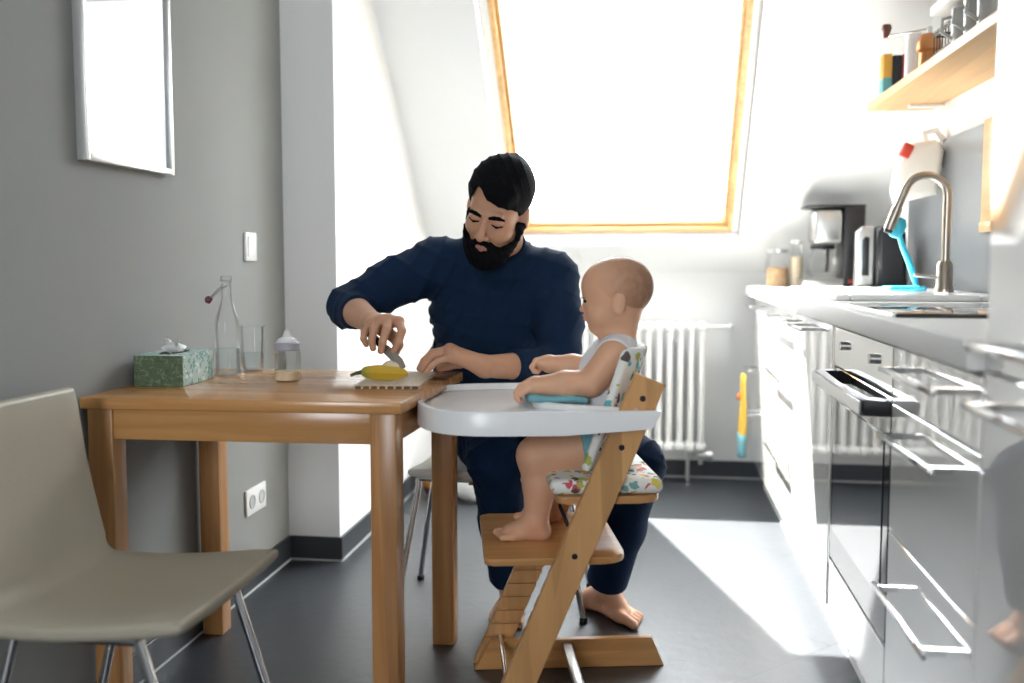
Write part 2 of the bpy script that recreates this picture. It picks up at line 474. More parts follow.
def switch():
    t = thing('light_switch', 'white rocker light switch on the grey wall above the glass bottle', 'switch', (XL, 2.985, 1.098))
    MB().box(0, 0.009, -0.042, 0.042, -0.045, 0.045, 0.003).build('cover_plate', M['white_plastic'], t)
    MB().box(0.008, 0.013, -0.03, 0.03, -0.032, 0.032, 0.002, rot=(0, R(3), 0)).build('rocker', M['white_plastic'], t)
def socket():
    t = thing('wall_socket', 'white double wall socket low on the grey wall under the table', 'socket', (XL, 2.985, 0.288))
    MB().box(0, 0.009, -0.078, 0.078, -0.042, 0.042, 0.003).build('cover_plate', M['white_plastic'], t)
    hole = mat('socket_recess', (0.55, 0.56, 0.56), 0.4)
    for dy in (-0.038, 0.038):
        m = MB(); q = Matrix.Rotation(R(90), 3, 'Y')
        m.lathe([(0.0, 0.0095), (0.019, 0.0095), (0.0195, 0.0115), (0.022, 0.0115), (0.0225, 0.009)], (0, dy, 0), 28, q)
        m.build('outlet', hole, t)
switch(); socket()

def picture():
    t = thing('picture_frame', 'thin silver picture frame with a pale print on the grey wall', 'picture', (XL, 2.25, 1.275))
    a, h, w = 0.203, 0.56, 0.016
    m = MB()
    m.box(0.0, 0.026, -a, -a + w, 0, h, 0.002); m.box(0.0, 0.026, a - w, a, 0, h, 0.002)
    m.box(0.0, 0.026, -a + w, a - w, 0, w, 0.002); m.box(0.0, 0.026, -a + w, a - w, h - w, h, 0.002)
    m.build('frame', mat('frame_silver', (0.62, 0.62, 0.60), 0.35, metal=0.6), t)
    MB().box(0.006, 0.012, -a + w, a - w, w, h - w).build('print', mat('pale_print', (0.46, 0.48, 0.50), 0.6, noise=0.03, nscale=2.5), t, smooth=0)
    MB().box(0.018, 0.020, -a + w, a - w, w, h - w).build('glazing', thin_glass('picture_glass', (1, 1, 1), 0.08, 0.05), t, smooth=0)
picture()

# ------------------------------------------------------------------ dining table
TZ = 0.75
def table():
    # the top sits a degree or two out of square with the wall
    x0, x1, y0, y1 = -1.2555, -0.524, 2.038, 2.645
    t = thing('dining_table', 'small square beech table pushed against the grey wall', 'table', ((x0 + x1) / 2, (y0 + y1) / 2, 0))
    a, b = (x1 - x0) / 2, (y1 - y0) / 2
    def sk(m):
        for v in m.bm.verts:
            u = (v.co.x + a) / (2 * a)
            v.co = Vector((v.co.x + (v.co.y + b) * 0.030 * u, v.co.y + (v.co.x - a) * 0.024 * (v.co.y < 0 or True), v.co.z))
        return m
    sk(MB().box(-a, a, -b, b, TZ - 0.026, TZ, 0.003)).build('tabletop', M['table_x'], t)
    L = 0.058; ix, iy = 0.014, 0.006
    for sx in (-1, 1):
        for sy in (-1, 1):
            cx, cy = sx * (a - ix - L / 2), sy * (b - iy - L / 2)
            sk(MB().box(cx - L / 2, cx + L / 2, cy - L / 2, cy + L / 2, 0.0, TZ - 0.026, 0.003)).build('leg', M['table_z'], t)
    z0, z1 = 0.655, TZ - 0.026
    for sy in (-1, 1):
        cy = sy * (b - 0.022)
        sk(MB().box(-a + L + ix, a - L - ix, cy - 0.010, cy + 0.010, z0, z1, 0.002)).build('apron', M['table_x'], t)
    for sx in (-1, 1):
        cx = sx * (a - 0.032)
        sk(MB().box(cx - 0.010, cx + 0.010, -b + L + iy, b - L - iy, z0, z1, 0.002)).build('apron', M['table_y'], t)
table()

# ------------------------------------------------------------------ shell chairs
def shell_chair(label, loc, rotz, m_shell, width=0.435, inset=0.035, splay=0.012, xf=0.225):
    """local frame: +x is the front of the seat, origin on the floor under the seat"""
    t = thing('dining_chair', label, 'chair', loc, rotz)
    prof = []                                             # centre line of the shell from front lip to the top of the back
    for k in range(7):
        s = k / 6; prof.append((0.20 - 0.335 * s, 0.452 - 0.022 * math.sin(s * 1.9)))
    for k in range(1, 7):
        a = k / 6 * R(74); r = 0.062
        prof.append((-0.135 - r * math.sin(a), 0.431 + r * (1 - math.cos(a))))
    px, pz = prof[-1]
    for k in range(1, 9):
        s = k / 8; prof.append((px - 0.050 * s - 0.006 * math.sin(s * math.pi), pz + 0.315 * s))
    n = len(prof); th = 0.036
    def halfw(i):
        s = i / (n - 1)
        w = width / 2
        if 6 <= i <= 12: w -= 0.012 * math.sin((i - 6) / 6 * math.pi)
        if i > 12: w -= 0.012 * ((i - 12) / (n - 13))
        return w
    mb = MB(); top, bot = [], []
    for i, (x, z) in enumerate(prof):
        q0, q1 = prof[max(i - 1, 0)], prof[min(i + 1, n - 1)]
        tx, tz = q1[0] - q0[0], q1[1] - q0[1]; l = math.hypot(tx, tz); nx, nz = tz / l, -tx / l
        if nx < 0 or nz < 0: nx, nz = abs(nx), abs(nz)
        w = halfw(i)
        e = th / 2 * (0.72 if i in (0, n - 1) else 1)
        rt, rb = [], []
        for j in range(13):
            v = -1 + 2 * j / 12
            dish = 0.010 * (v * v - 1)                    # slightly dished across
            dd = dish * (1 if 0 < i < n - 1 else 0.6)
            ee = e * (0.72 if abs(v) > 0.999 else 1)
            rt.append((x + nx * (ee + dd), v * w, z + nz * (ee + dd)))
            rb.append((x - nx * (ee - dd), v * w, z - nz * (ee - dd)))
        top.append(rt); bot.append(rb)
    bm = mb.bm
    T_ = [[bm.verts.new(p) for p in r] for r in top]; B_ = [[bm.verts.new(p) for p in r] for r in bot]
    for i in range(n - 1):
        for j in range(12):
            bm.faces.new((T_[i][j], T_[i][j + 1], T_[i + 1][j + 1], T_[i + 1][j]))
            bm.faces.new((B_[i][j + 1], B_[i][j], B_[i + 1][j], B_[i + 1][j + 1]))
        bm.faces.new((T_[i][0], T_[i + 1][0], B_[i + 1][0], B_[i][0]))
        bm.faces.new((T_[i + 1][12], T_[i][12], B_[i][12], B_[i + 1][12]))
    for i in (0, n - 1):
        for j in range(12):
            bm.faces.new((T_[i][j + 1], T_[i][j], B_[i][j], B_[i][j + 1]))
    o = mb.build('seat_shell', m_shell, t, smooth=60)
    md = o.modifiers.new('bevel', 'BEVEL'); md.width = 0.009; md.segments = 3; md.limit_method = 'ANGLE'; md.angle_limit = R(50)
    # tubular frame: a cradle under the seat and four splayed legs
    w = width / 2 - inset
    for sy in (-1, 1):
        for (xt, xb) in ((0.105, xf), (-0.12, -0.225)):
            MB().tube([(xt, sy * w, 0.415), (xt + (xb - xt) * 0.06, sy * w, 0.395), (xb, sy * (w + splay), 0.012)], 0.0095, 12).build('leg', M['chrome'], t)
            MB().cyl((xb, sy * (w + splay), 0.0), (xb, sy * (w + splay), 0.014), 0.012).build('foot_cap', M['dark_plastic'], t)
    m = MB()
    for sy in (-1, 1): m.tube([(0.105, sy * w, 0.415), (-0.12, sy * w, 0.415)], 0.0095, 12)
    for x in (0.105, -0.12): m.tube([(x, -w, 0.415), (x, w, 0.415)], 0.0095, 12)
    m.box(0.06, 0.15, -0.05, 0.05, 0.408, 0.424, 0.004); m.box(-0.15, -0.07, -0.05, 0.05, 0.408, 0.424, 0.004)
    m.build('seat_frame', M['chrome'], t)
    return t
shell_chair('cream leather chair on chrome legs in the front left corner, empty', (-0.95, 1.69, 0), 0.0, M['leather'])
shell_chair('pale leather chair on chrome legs that the bearded person sits on', (-0.462, 2.90, 0), R(-90), M['leather_white'], inset=0.012, splay=0.075, xf=0.09)

# ------------------------------------------------------------------ high chair (local x = backwards, y = away from the camera)
HCM = (-0.37, 2.275, 0.0); HCR = math.atan2(0.198, 0.98)
def high_chair():
    t = thing('high_chair', 'beech wooden high chair with slanting uprights holding the baby', 'high chair', HCM, HCR)
    lean = Vector((0.334, 0, 0.79)).normalized(); L = 0.868; W = 0.07
    nrm = Vector((lean.z, 0, -lean.x))
    def at(s, o): p = lean * s + nrm * o; return (p.x, p.z)
    for sy in (-1, 1):
        yo, yi = sy * 0.222, sy * 0.206
        m = MB()
        # foot cut level with the floor
        bl = -W / 2 * nrm.z / lean.z; 
        o = [(-W / 2 / lean.z, 0.0), (W / 2 / lean.z, 0.0), at(L, W / 2), at(L, -W / 2)]
        o = [(x, max(z, 0.0)) for x, z in o]
        m.prism(o, 1, min(yo, yi), max(yo, yi), 0.002, 1)
        # inner face carries the rungs between which the plates slide
        step = 0.0385
        s = 0.05
        while s + 0.03 < L - 0.01:
            q = []
            for (z, side) in ((s * lean.z, -1), (s * lean.z, 1), ((s + 0.029) * lean.z, 1), ((s + 0.029) * lean.z, -1)):
                cx = z * lean.x / lean.z
                q.append((cx + side * (W / 2 / lean.z) * 0.985, z))
            m.prism(q, 1, min(yi, sy * 0.197), max(yi, sy * 0.197))
            s += step
        u = m.build('upright', M['beech'], t, smooth=25)
        for z in (0.757, 0.651, 0.413):
            c = z * lean.x / lean.z
            MB().cyl((c, yo, z), (c, yo + sy * 0.0015, z), 0.0065, n=20).build('bolt', M['dark_plastic'], u)
        r = MB()
        r.prism([(-0.036, 0.0), (0.46, 0.0), (0.427, 0.076), (0.008, 0.076)], 1, sy * 0.174 - 0.011, sy * 0.174 + 0.011, 0.002, 1)
        r.build('runner', M['beech_x'], t)
        b = MB(); b.tube([(0.02, sy * 0.165, 0.035), (0.02, sy * 0.2, 0.035)], 0.006)
    # cross bars
    MB().tube([(0.034, -0.2, 0.078), (0.034, 0.2, 0.078)], 0.0065, 14).build('cross_bar', M['chrome'], t)
    MB().box(0.192, 0.217, -0.168, 0.168, 0.052, 0.068, 0.003).build('cross_brace', M['steel'], t)
    def plate(name, z, x0, x1, th=0.016):
        hw = 0.196; pts = []
        rc = 0.05
        for (cx, cy, a0) in ((x1 - rc, hw - rc, 0), (x0 + rc * .4, hw - rc * .4, 90), (x0 + rc * .4, -hw + rc * .4, 180), (x1 - rc, -hw + rc, 270)):
            r = rc if cx > (x0 + x1) / 2 else rc * .4
            for k in range(7):
                a = R(a0 + 90 * k / 6); pts.append((cx + r * math.cos(a), cy + r * math.sin(a)))
        return MB().prism(pts, 2, z - th, z, 0.003, 2).build(name, M['beech_x'], t)
    plate('foot_plate', 0.402, -0.02, 0.295)
    plate('seat_plate', 0.537, 0.14, 0.372)
    # two bowed back slats near the top
    for (s0, h) in ((0.69, 0.045), (0.80, 0.05)):
        c = lean * s0; rows = []
        for k in range(13):
            v = -1 + 2 * k / 12; bow = 0.035 * (1 - v * v)
            y = v * 0.197; x = c.x + bow
            rows.append([(x - 0.006, y, c.z - h / 2), (x + 0.006, y, c.z - h / 2), (x + 0.006 + h * .35, y, c.z + h / 2), (x - 0.006 + h * .35, y, c.z + h / 2), (x - 0.006, y, c.z - h / 2)])
        m = MB(); m.strip(rows)
        m.bm.verts.ensure_lookup_table()
        bmesh.ops.remove_doubles(m.bm, verts=m.bm.verts[:], dist=1e-5)
        bmesh.ops.holes_fill(m.bm, edges=[e for e in m.bm.edges if e.is_boundary])
        m.build('back_slat', M['beech_x'], t)
    # printed cushions
    m = MB(); m.box(0.125, 0.378, -0.188, 0.188, 0.538, 0.574, 0.017, 4)
    o = m.build('seat_cushion', M['print'], t, smooth=60)
    o['label'] = 'seat cushion of white cotton printed in orange and green'
    rows = []
    for k in range(15):
        v = -1 + 2 * k / 14; bow = 0.070 * (1 - v * v); y = v * 0.186
        ring = []
        for j in range(11):
            z = 0.592 + 0.265 * j / 10
            x = 0.186 + (z - 0.56) * 0.36 + bow
            taper = 1 - 0.22 * (j / 10) ** 3
            ring.append((x, y * taper, z))
        rows.append(ring)
    m = MB(); m.strip(rows)
    o = m.build('back_cushion', M['print_b'], t, smooth=80)
    o['label'] = 'back cushion of white cotton printed in teal and black'
    md = o.modifiers.new('solid', 'SOLIDIFY'); md.thickness = 0.022; md.offset = 0
    md = o.modifiers.new('bevel', 'BEVEL'); md.width = 0.009; md.segments = 3; md.limit_method = 'ANGLE'
    # dark safety strap under the seat
    m = MB()
    m.tube([(0.165, 0.10, 0.52), (0.172, 0.10, 0.46), (0.195, 0.06, 0.40), (0.20, 0.05, 0.385)], 0.005, 8)
    m.build('strap', M['dark_plastic'], t)
    # white tray: D-shaped rim with arms that clip round the uprights
    hw = 0.256; xf = -0.17; zt, zb = 0.735, 0.684
    outer = []
    outer.append((0.355, -hw)); outer.append((0.15, -hw - 0.002))
    for k in range(0, 25):
        a = R(-90 - 180 * k / 24)
        ca, sa = math.cos(a), math.sin(a)
        e = 0.72
        outer.append((xf + 0.20 + 0.20 * math.copysign(abs(ca) ** e, ca), hw * math.copysign(abs(sa) ** e, sa)))
    outer.append((0.15, hw + 0.002)); outer.append((0.355, hw))
    def inset(pts, d):
        out = []
        for i, p in enumerate(pts):
            a = pts[max(i - 1, 0)]; b = pts[min(i + 1, len(pts) - 1)]
            tx, ty = b[0] - a[0], b[1] - a[1]; l = math.hypot(tx, ty) or 1
            out.append((p[0] - ty / l * -d * -1, p[1] + tx / l * -d * -1)) if False else out.append((p[0] + ty / l * d * -1 * -1, p[1] - tx / l * d))
        return out
    inn = inset(outer, 0.012)
    if sum(abs(p[1]) for p in inn) > sum(abs(p[1]) for p in outer): inn = inset(outer, -0.012)
    m = MB(); rows = []
    for po, pi_ in zip(outer, inn):
        # arms taper towards the back
        k = max(0.0, (po[0] - 0.28) / 0.075)
        zb_ = zb + 0.012 * k
        xo = po[0] - (0.02 * k)
        rows.append([(xo, po[1], zb_), (po[0], po[1], zt - 0.004), (po[0] * .999, po[1] * .992, zt), (pi_[0], pi_[1] * 1.006, zt), (pi_[0], pi_[1], zt - 0.004), (pi_[0] - 0.02 * k, pi_[1], zb_), (xo, po[1], zb_)])
    m.strip(rows); bmesh.ops.remove_doubles(m.bm, verts=m.bm.verts[:], dist=1e-5)
    bmesh.ops.holes_fill(m.bm, edges=[e for e in m.bm.edges if e.is_boundary])
    m.build('tray_rim', M['white_plastic'], t, smooth=40)
    # tray surface, cut back round the child's belly with a raised lip
    n = 17; fl = []
    m = MB(); rows = []; bel = []
    for k in range(n):
        v = -1 + 2 * k / (n - 1); y = v * (hw - 0.010)
        xs = None
        u = abs(v)
        xl = xf + 0.20 - 0.20 * (1 - (min(u, 0.9999) ** (1 / 0.72)) ** 2) ** 0.36
        xb = 0.105 if u < 0.35 else 0.105 + 0.20 * min(1, (u - 0.35) / 0.5) ** 1.6
        bel.append((xb, y))
        rows.append([(xl + 0.008 + (xb - xl - 0.008) * j / 8, y, 0.720) for j in range(9)])
    m.strip(rows)
    o = m.build('tray_surface', M['white_plastic'], t, smooth=40)
    md = o.modifiers.new('solid', 'SOLIDIFY'); md.thickness = 0.008; md.offset = -1
    m = MB(); m.tube([(x, y, 0.725) for x, y in bel], 0.011, 10)
    m.build('tray_lip', M['white_plastic'], t, smooth=60)
    return t
high_chair()

# ------------------------------------------------------------------ kitchen run on the right
XF, WT, WTT = 0.475, 0.94, 0.046
def bow_handle(parent, y0, y1, z, x=XF, out=0.042, h=0.010, name='handle'):
    m = MB()
    m.box(x - out, x - out + 0.009, y0, y1, z - h / 2, z + h / 2, 0.002)
    for y in (y0 + 0.02, y1 - 0.035):
        m.box(x - out + 0.006, x + 0.001, y, y + 0.014, z - h / 2, z + h / 2, 0.001, 1)
    m.build(name, M['chrome'], parent)
def cabinet(name, label, cat, y0, y1, fronts, handle='drawer', hspan=None, z_body0=0.14, group=None):
    t = thing(name, label, cat, (0, (y0 + y1) / 2, 0), 0, group)
    h = (y1 - y0) / 2
    MB().box(XF + 0.02, XR - 0.002, -h, h, z_body0, WT - WTT - 0.001).build('body', M['white_plastic'], t, smooth=0)
    for (za, zb, hz) in fronts:
        f = MB().box(XF, XF + 0.019, -h + 0.0015, h - 0.0015, za, zb, 0.001, 1).build('drawer' if handle == 'drawer' else 'door', M['gloss'], t)
        a, b = hspan if hspan else (-0.17, 0.17)
        bow_handle(f, a, b, hz)
    MB().box(XF + 0.06, XF + 0.075, -h, h, 0.0, z_body0 - 0.002).build('plinth', M['white_plastic'], t, smooth=0)
    return t
cabinet('drawer_cabinet', 'glossy pale drawer unit with three bar handles, right of the oven', 'cabinet', 1.479, 2.005,
        [(0.775, 0.885, 0.848), (0.52, 0.772, 0.722), (0.14, 0.517, 0.427)], 'drawer', (-0.155, 0.21))
cabinet('base_cabinet', 'white glossy cabinet directly beyond the oven, sunlight on its front', 'cabinet', 2.655, 3.25, [(0.14, 0.885, 0.853)], 'door', (0.0, 0.27))
cabinet('base_cabinet', 'white glossy cabinet with stacked drawers in the middle of the sunlit run', 'cabinet', 3.255, 3.92,
        [(0.70, 0.885, 0.853), (0.42, 0.697, 0.65), (0.14, 0.417, 0.37)], 'drawer', (-0.2, 0.2))
cabinet('base_cabinet', 'farthest white glossy cabinet, with the yellow towel hanging on its end', 'cabinet', 3.925, 4.62,
        [(0.70, 0.885, 0.853), (0.42, 0.697, 0.57), (0.14, 0.417, 0.37)], 'drawer', (0.16, 0.34))

def oven():
    y0, y1 = 2.012, 2.648
    t = thing('oven', 'built-in oven with steel control panel and black handle under the hob', 'oven', (0, (y0 + y1) / 2, 0))
    h = (y1 - y0) / 2; b = h - 0.02
    MB().box(XF + 0.03, XR - 0.002, -h, h, 0.14, WT - WTT - 0.001).build('body', M['grey_metal'], t, smooth=0)
    MB().box(XF, XF + 0.03, b, h, 0.26, 0.885, 0.001, 1).build('side_strip', M['steel'], t)
    MB().box(XF, XF + 0.03, -h, b - 0.002, 0.785, 0.885, 0.002, 1).build('control_panel', mat('oven_mirror_steel', (0.66, 0.66, 0.65), 0.09, metal=1.0), t)
    p = t.children[-1]
    for y in (-0.16, 0.16):
        MB().cyl((XF - 0.012, y, 0.845), (XF + 0.002, y, 0.845), 0.011).build('knob', M['grey_metal'], p)
    d = MB().box(XF, XF + 0.028, -h, b - 0.002, 0.282, 0.782, 0.002, 1).build('oven_door', M['black_glass'], t)
    MB().box(XF - 0.002, XF, -h + 0.05, b - 0.04, 0.36, 0.70, 0.0008, 1).build('window', mat('oven_window', (0.03, 0.035, 0.04), 0.03, spec=1.0, coat=1.0), d)
    m = MB()
    pts = [(XF, -h + 0.012), (XF - 0.048, -h + 0.018), (XF - 0.055, -h + 0.06), (XF - 0.057, 0), (XF - 0.055, b - 0.05), (XF - 0.048, b - 0.012), (XF, b - 0.006),
           (XF, b - 0.05), (XF - 0.035, b - 0.055), (XF - 0.040, 0), (XF - 0.035, -h + 0.06), (XF, -h + 0.055)]
    m.prism(pts, 2, 0.742, 0.775, 0.003, 2)
    hd = m.build('handle', M['dark_plastic'], d)
    hd['label'] = 'black curved bar handle with a steel front edge'
    MB().prism([(XF - 0.058, -h + 0.02), (XF - 0.0615, 0), (XF - 0.058, b - 0.014), (XF - 0.054, b - 0.014), (XF - 0.0575, 0), (XF - 0.054, -h + 0.02)], 2, 0.746, 0.772).build('handle_trim', M['chrome'], hd)
    MB().box(XF, XF + 0.019, -h, b - 0.002, 0.14, 0.275, 0.001, 1).build('lower_panel', M['gloss'], t)
    MB().box(XF + 0.06, XF + 0.075, -h, h, 0.0, 0.138).build('plinth', M['white_plastic'], t, smooth=0)
oven()

def worktop():
    o = MB().box(0.45, XR - 0.001, 1.479, YB, WT - WTT, WT, 0.004).build('worktop', M['worktop'], smooth=30)
    tag(o, 'long pale worktop running along the right wall over the cabinets', 'worktop')
worktop()

def hob():
    t = thing('hob', 'black glass hob set into the worktop over the oven', 'hob', (0.745, 2.33, WT))
    MB().box(-0.26, 0.25, -0.29, 0.29, 0.0, 0.006, 0.002).build('glass_plate', M['black_glass'], t)
    MB().box(-0.267, -0.26, -0.29, 0.29, 0.0, 0.008, 0.001, 1).build('edge_trim', M['chrome'], t)
    MB().box(-0.26, 0.25, -0.296, -0.29, 0.0, 0.008, 0.001, 1).build('edge_trim', M['dark_plastic'], t)
    ring = mat('hob_ring', (0.16, 0.16, 0.17), 0.3)
    for (x, y, r) in ((-0.12, -0.15, .09), (-0.12, 0.15, .07), (0.12, -0.15, .07), (0.12, 0.15, .09)):
        MB().lathe([(r - 0.002, 0.0062), (r, 0.0064), (r + 0.002, 0.0062)], (x, y, 0), 48).build('cooking_ring', ring, t)
hob()

def sink():
    t = thing('kitchen_sink', 'low white sink and draining board standing proud of the worktop', 'sink', (0.74, 3.35, WT))
    m = MB()
    x0, x1, y0, y1 = -0.22, 0.24, -0.47, 0.47
    m.box(x0, x1, 0.0, y1, 0.0, 0.018, 0.006)
    m.box(x0, x0 + 0.04, y0, 0.0, 0.0, 0.018, 0.006); m.box(x1 - 0.07, x1, y0, 0.0, 0.0, 0.018, 0.006)
    m.box(x0 + 0.04, x1 - 0.07, y0, y0 + 0.04, 0.0, 0.018, 0.006)
    m.build('sink_top', M['white_enamel'], t)
    MB().box(x0 + 0.04, x1 - 0.07, y0 + 0.04, 0.0, 0.001, 0.004).build('basin', M['white_enamel'], t, smooth=0)
    m = MB()
    for k in range(7): m.box(x0 + 0.06 + k * 0.05, x0 + 0.075 + k * 0.05, 0.05, y1 - 0.05, 0.018, 0.021, 0.001, 1)
    m.build('drain_ribs', M['white_enamel'], t)
sink()

def faucet():
    t = thing('kitchen_faucet', 'tall gooseneck kitchen faucet in warm brushed steel', 'faucet', (0.895, 3.18, WT + 0.018))
    MB().lathe([(0, 0), (0.028, 0), (0.028, 0.012), (0.024, 0.02), (0.024, 0.085), (0.017, 0.095), (0, 0.095)]).build('base', M['faucet'], t)
    pts = [(0, 0, 0.08), (0, 0, 0.16), (0, 0, 0.25), (0, 0, 0.292)]
    r = 0.064
    for k in range(1, 17):
        a = R(165 * k / 16); pts.append((-r + r * math.cos(a), 0, 0.292 + r * math.sin(a)))
    e = Vector(pts[-1]); d = (Vector(pts[-1]) - Vector(pts[-2])).normalized()
    pts.append(tuple(e + d * 0.06))
    MB().tube(pts, 0.0125, 18).build('spout', M['faucet'], t)
    MB().cyl(e + d * 0.055, e + d * 0.125, 0.0165, 0.015).build('spray_head', M['faucet'], t)
    MB().cyl(e + d * 0.125, e + d * 0.135, 0.013, 0.012).build('nozzle', M['dark_plastic'], t)
    MB().tube([(-0.02, 0, 0.045), (-0.05, -0.01, 0.048), (-0.095, -0.02, 0.052)], 0.006, 12).build('lever', M['chrome'], t)
faucet()

def brush():
    t = thing('washing_up_brush', 'bright blue washing-up brush leaning beside the faucet', 'brush', (0.855, 3.30, WT + 0.018))
    m = MB(); m.tube([(0.0, 0.03, 0.005), (-0.012, 0.02, 0.035), (-0.035, 0.0, 0.09), (-0.062, -0.02, 0.14), (-0.078, -0.03, 0.185)], 0.009, 12, radii=[0.007, 0.010, 0.0105, 0.009, 0.008])
    m.build('handle', M['cyan'], t)
    m = MB(); q = Matrix.Rotation(R(18), 3, 'Y')
    m.lathe([(0, -0.034), (0.016, -0.03), (0.024, -0.012), (0.025, 0.012), (0.017, 0.03), (0, 0.035)], (-0.082, -0.03, 0.20), 24, q)
    m.build('brush_head', M['cyan'], t)
brush()
c = MB().box(-0.10, 0.02, -0.02, 0.05, 0, 0.016, 0.007, 3).build('dish_cloth', M['cyan'], None, smooth=60)
c.location = (0.84, 3.26, WT + 0.0185); c.rotation_euler = (0, 0, 0.2)
tag(c, 'small folded blue cloth lying at the foot of the faucet', 'cloth')

def coffee_machine():
    t = thing('coffee_maker', 'steel and black filter coffee maker with its glass jug, near the back wall', 'coffee maker', (0.772, 4.42, WT))
    MB().box(0.035, 0.125, -0.09, 0.09, 0.0, 0.345, 0.012, 3).build('body', M['dark_plastic'], t)
    MB().box(-0.13, 0.04, -0.09, 0.09, 0.0, 0.04, 0.008, 2).build('base', M['steel'], t)
    MB().box(-0.085, 0.036, -0.085, 0.085, 0.185, 0.335, 0.02, 3).build('filter_housing', M['steel'], t)
    MB().box(-0.12, 0.125, -0.09, 0.09, 0.338, 0.352, 0.005, 2).build('lid', M['dark_plastic'], t)
    j = MB().lathe([(0.0, 0.043), (0.06, 0.043), (0.068, 0.06), (0.070, 0.10), (0.058, 0.14), (0.048, 0.165), (0.05, 0.172)], (-0.035, 0, 0), 32).build('jug', M['glass'], t)
    MB().lathe([(0.051, 0.165), (0.053, 0.168), (0.052, 0.182), (0, 0.183)], (-0.035, 0, 0), 32).build('jug_lid', M['dark_plastic'], j)
    MB().tube([(-0.03, -0.05, 0.16), (-0.03, -0.095, 0.158), (-0.03, -0.10, 0.11), (-0.03, -0.085, 0.07)], 0.008, 12).build('jug_handle', M['dark_plastic'], j)
    MB().box(0.06, 0.075, -0.093, -0.089, 0.02, 0.035, 0.001, 1).build('switch', M['red'], t)
coffee_machine()

def kettle():
    t = thing('electric_kettle', 'black electric kettle with a steel handle side, right of the coffee maker', 'kettle', (0.862, 3.93, WT))
    MB().lathe([(0, 0), (0.078, 0), (0.08, 0.012), (0.07, 0.016), (0, 0.016)], (0.02, 0, 0)).build('base', M['dark_plastic'], t)
    m = MB(); m.prism([(-0.015, 0.017), (0.098, 0.017), (0.088, 0.22), (0.05, 0.245), (0.0, 0.245), (-0.02, 0.225)], 1, -0.065, 0.065, 0.02, 4)
    m.build('body', M['dark_plastic'], t, smooth=50)
    m = MB()
    o = [(-0.085, 0.02), (-0.018, 0.02), (-0.018, 0.243), (-0.06, 0.246), (-0.083, 0.225)]
    m.prism(o, 1, -0.03, 0.03, 0.008, 3); m.build('handle', M['steel'], t, smooth=50)
    m = MB(); m.prism([(-0.068, 0.055), (-0.036, 0.055), (-0.036, 0.205), (-0.055, 0.21), (-0.068, 0.195)], 1, -0.032, 0.032, 0.008, 2)
    m.build('grip_recess', M['dark_plastic'], t.children[-1], smooth=50)
kettle()
def jar(label, x, y, r, h, fill, fcol):
    t = thing('storage_jar', label, 'jar', (x, y, WT), 0, None)
    MB().lathe([(0, 0), (r, 0), (r, h * .82), (r * .85, h * .9), (r * .85, h)], n=28).build('glass_body', M['glass'], t)
    MB().lathe([(0, 0.004), (r * .93, 0.004), (r * .93, h * fill), (0, h * fill + .006)], n=28).build('contents', fcol, t)
    MB().lathe([(0, h), (r * .9, h), (r * .9, h + .015), (0, h + .017)], n=28).build('lid', M['steel'], t)
jar('glass jar of brown nuts near the back wall', 0.56, 4.5, 0.05, 0.15, 0.55, mat('nuts', (0.42, 0.27, 0.15), 0.8, noise=0.5, nscale=60, bump=0.6, bscale=60))
jar('slim glass jar of pale oats beside the coffee maker', 0.64, 4.5, 0.030, 0.19, 0.7, mat('oats', (0.66, 0.56, 0.42), 0.8, noise=0.3, nscale=80, bump=0.4, bscale=90))

# splashback and what hangs on the right wall
tag(MB().box(XR - 0.012, XR - 0.0005, 1.479, 4.10, WT + 0.001, 1.475, 0.001, 1).build('splashback', M['splash'], smooth=0), 'slate grey splashback panel on the wall behind the hob', 'splashback')
def board_hung():
    t = thing('chopping_board', 'pale wooden board hanging on the grey splashback at the right', 'chopping board', (XR - 0.024, 3.14, 1.14))
    MB().box(0, 0.011, -0.055, 0.055, 0.03, 0.34, 0.004).build('board', M['shelf_wood'], t)
    MB().box(-0.004, 0.011, -0.055, 0.055, 0.0, 0.032, 0.004).build('end_strip', M['shelf_wood'], t)
board_hung()
def mixer():
    t = thing('hand_mixer', 'white hand mixer with a red button hanging on the wall above the faucet', 'mixer', (0.955, 3.66, 1.275))
    m = MB(); m.prism([(-0.10, -0.02), (0.03, 0.01), (0.05, 0.16), (0.02, 0.20), (-0.05, 0.19), (-0.10, 0.12), (-0.115, 0.03)], 1, -0.05, 0.05, 0.022, 4)
    m.build('body', mat('cream_plastic', (0.80, 0.76, 0.70), 0.3), t, smooth=50)
    MB().box(-0.095, -0.06, -0.055, -0.03, 0.135, 0.185, 0.006, 2, rot=(0, R(25), 0)).build('button', M['red'], t)
    m = MB(); m.tube([(0.0, 0, 0.185), (-0.01, 0, 0.225), (0.03, 0, 0.235), (0.06, 0, 0.19)], 0.011, 12); m.build('handle', M['white_plastic'], t)
    MB().cyl((0.04, 0, 0.1), (0.07, 0, 0.1), 0.01).build('wall_hook', M['steel'], t)
mixer()

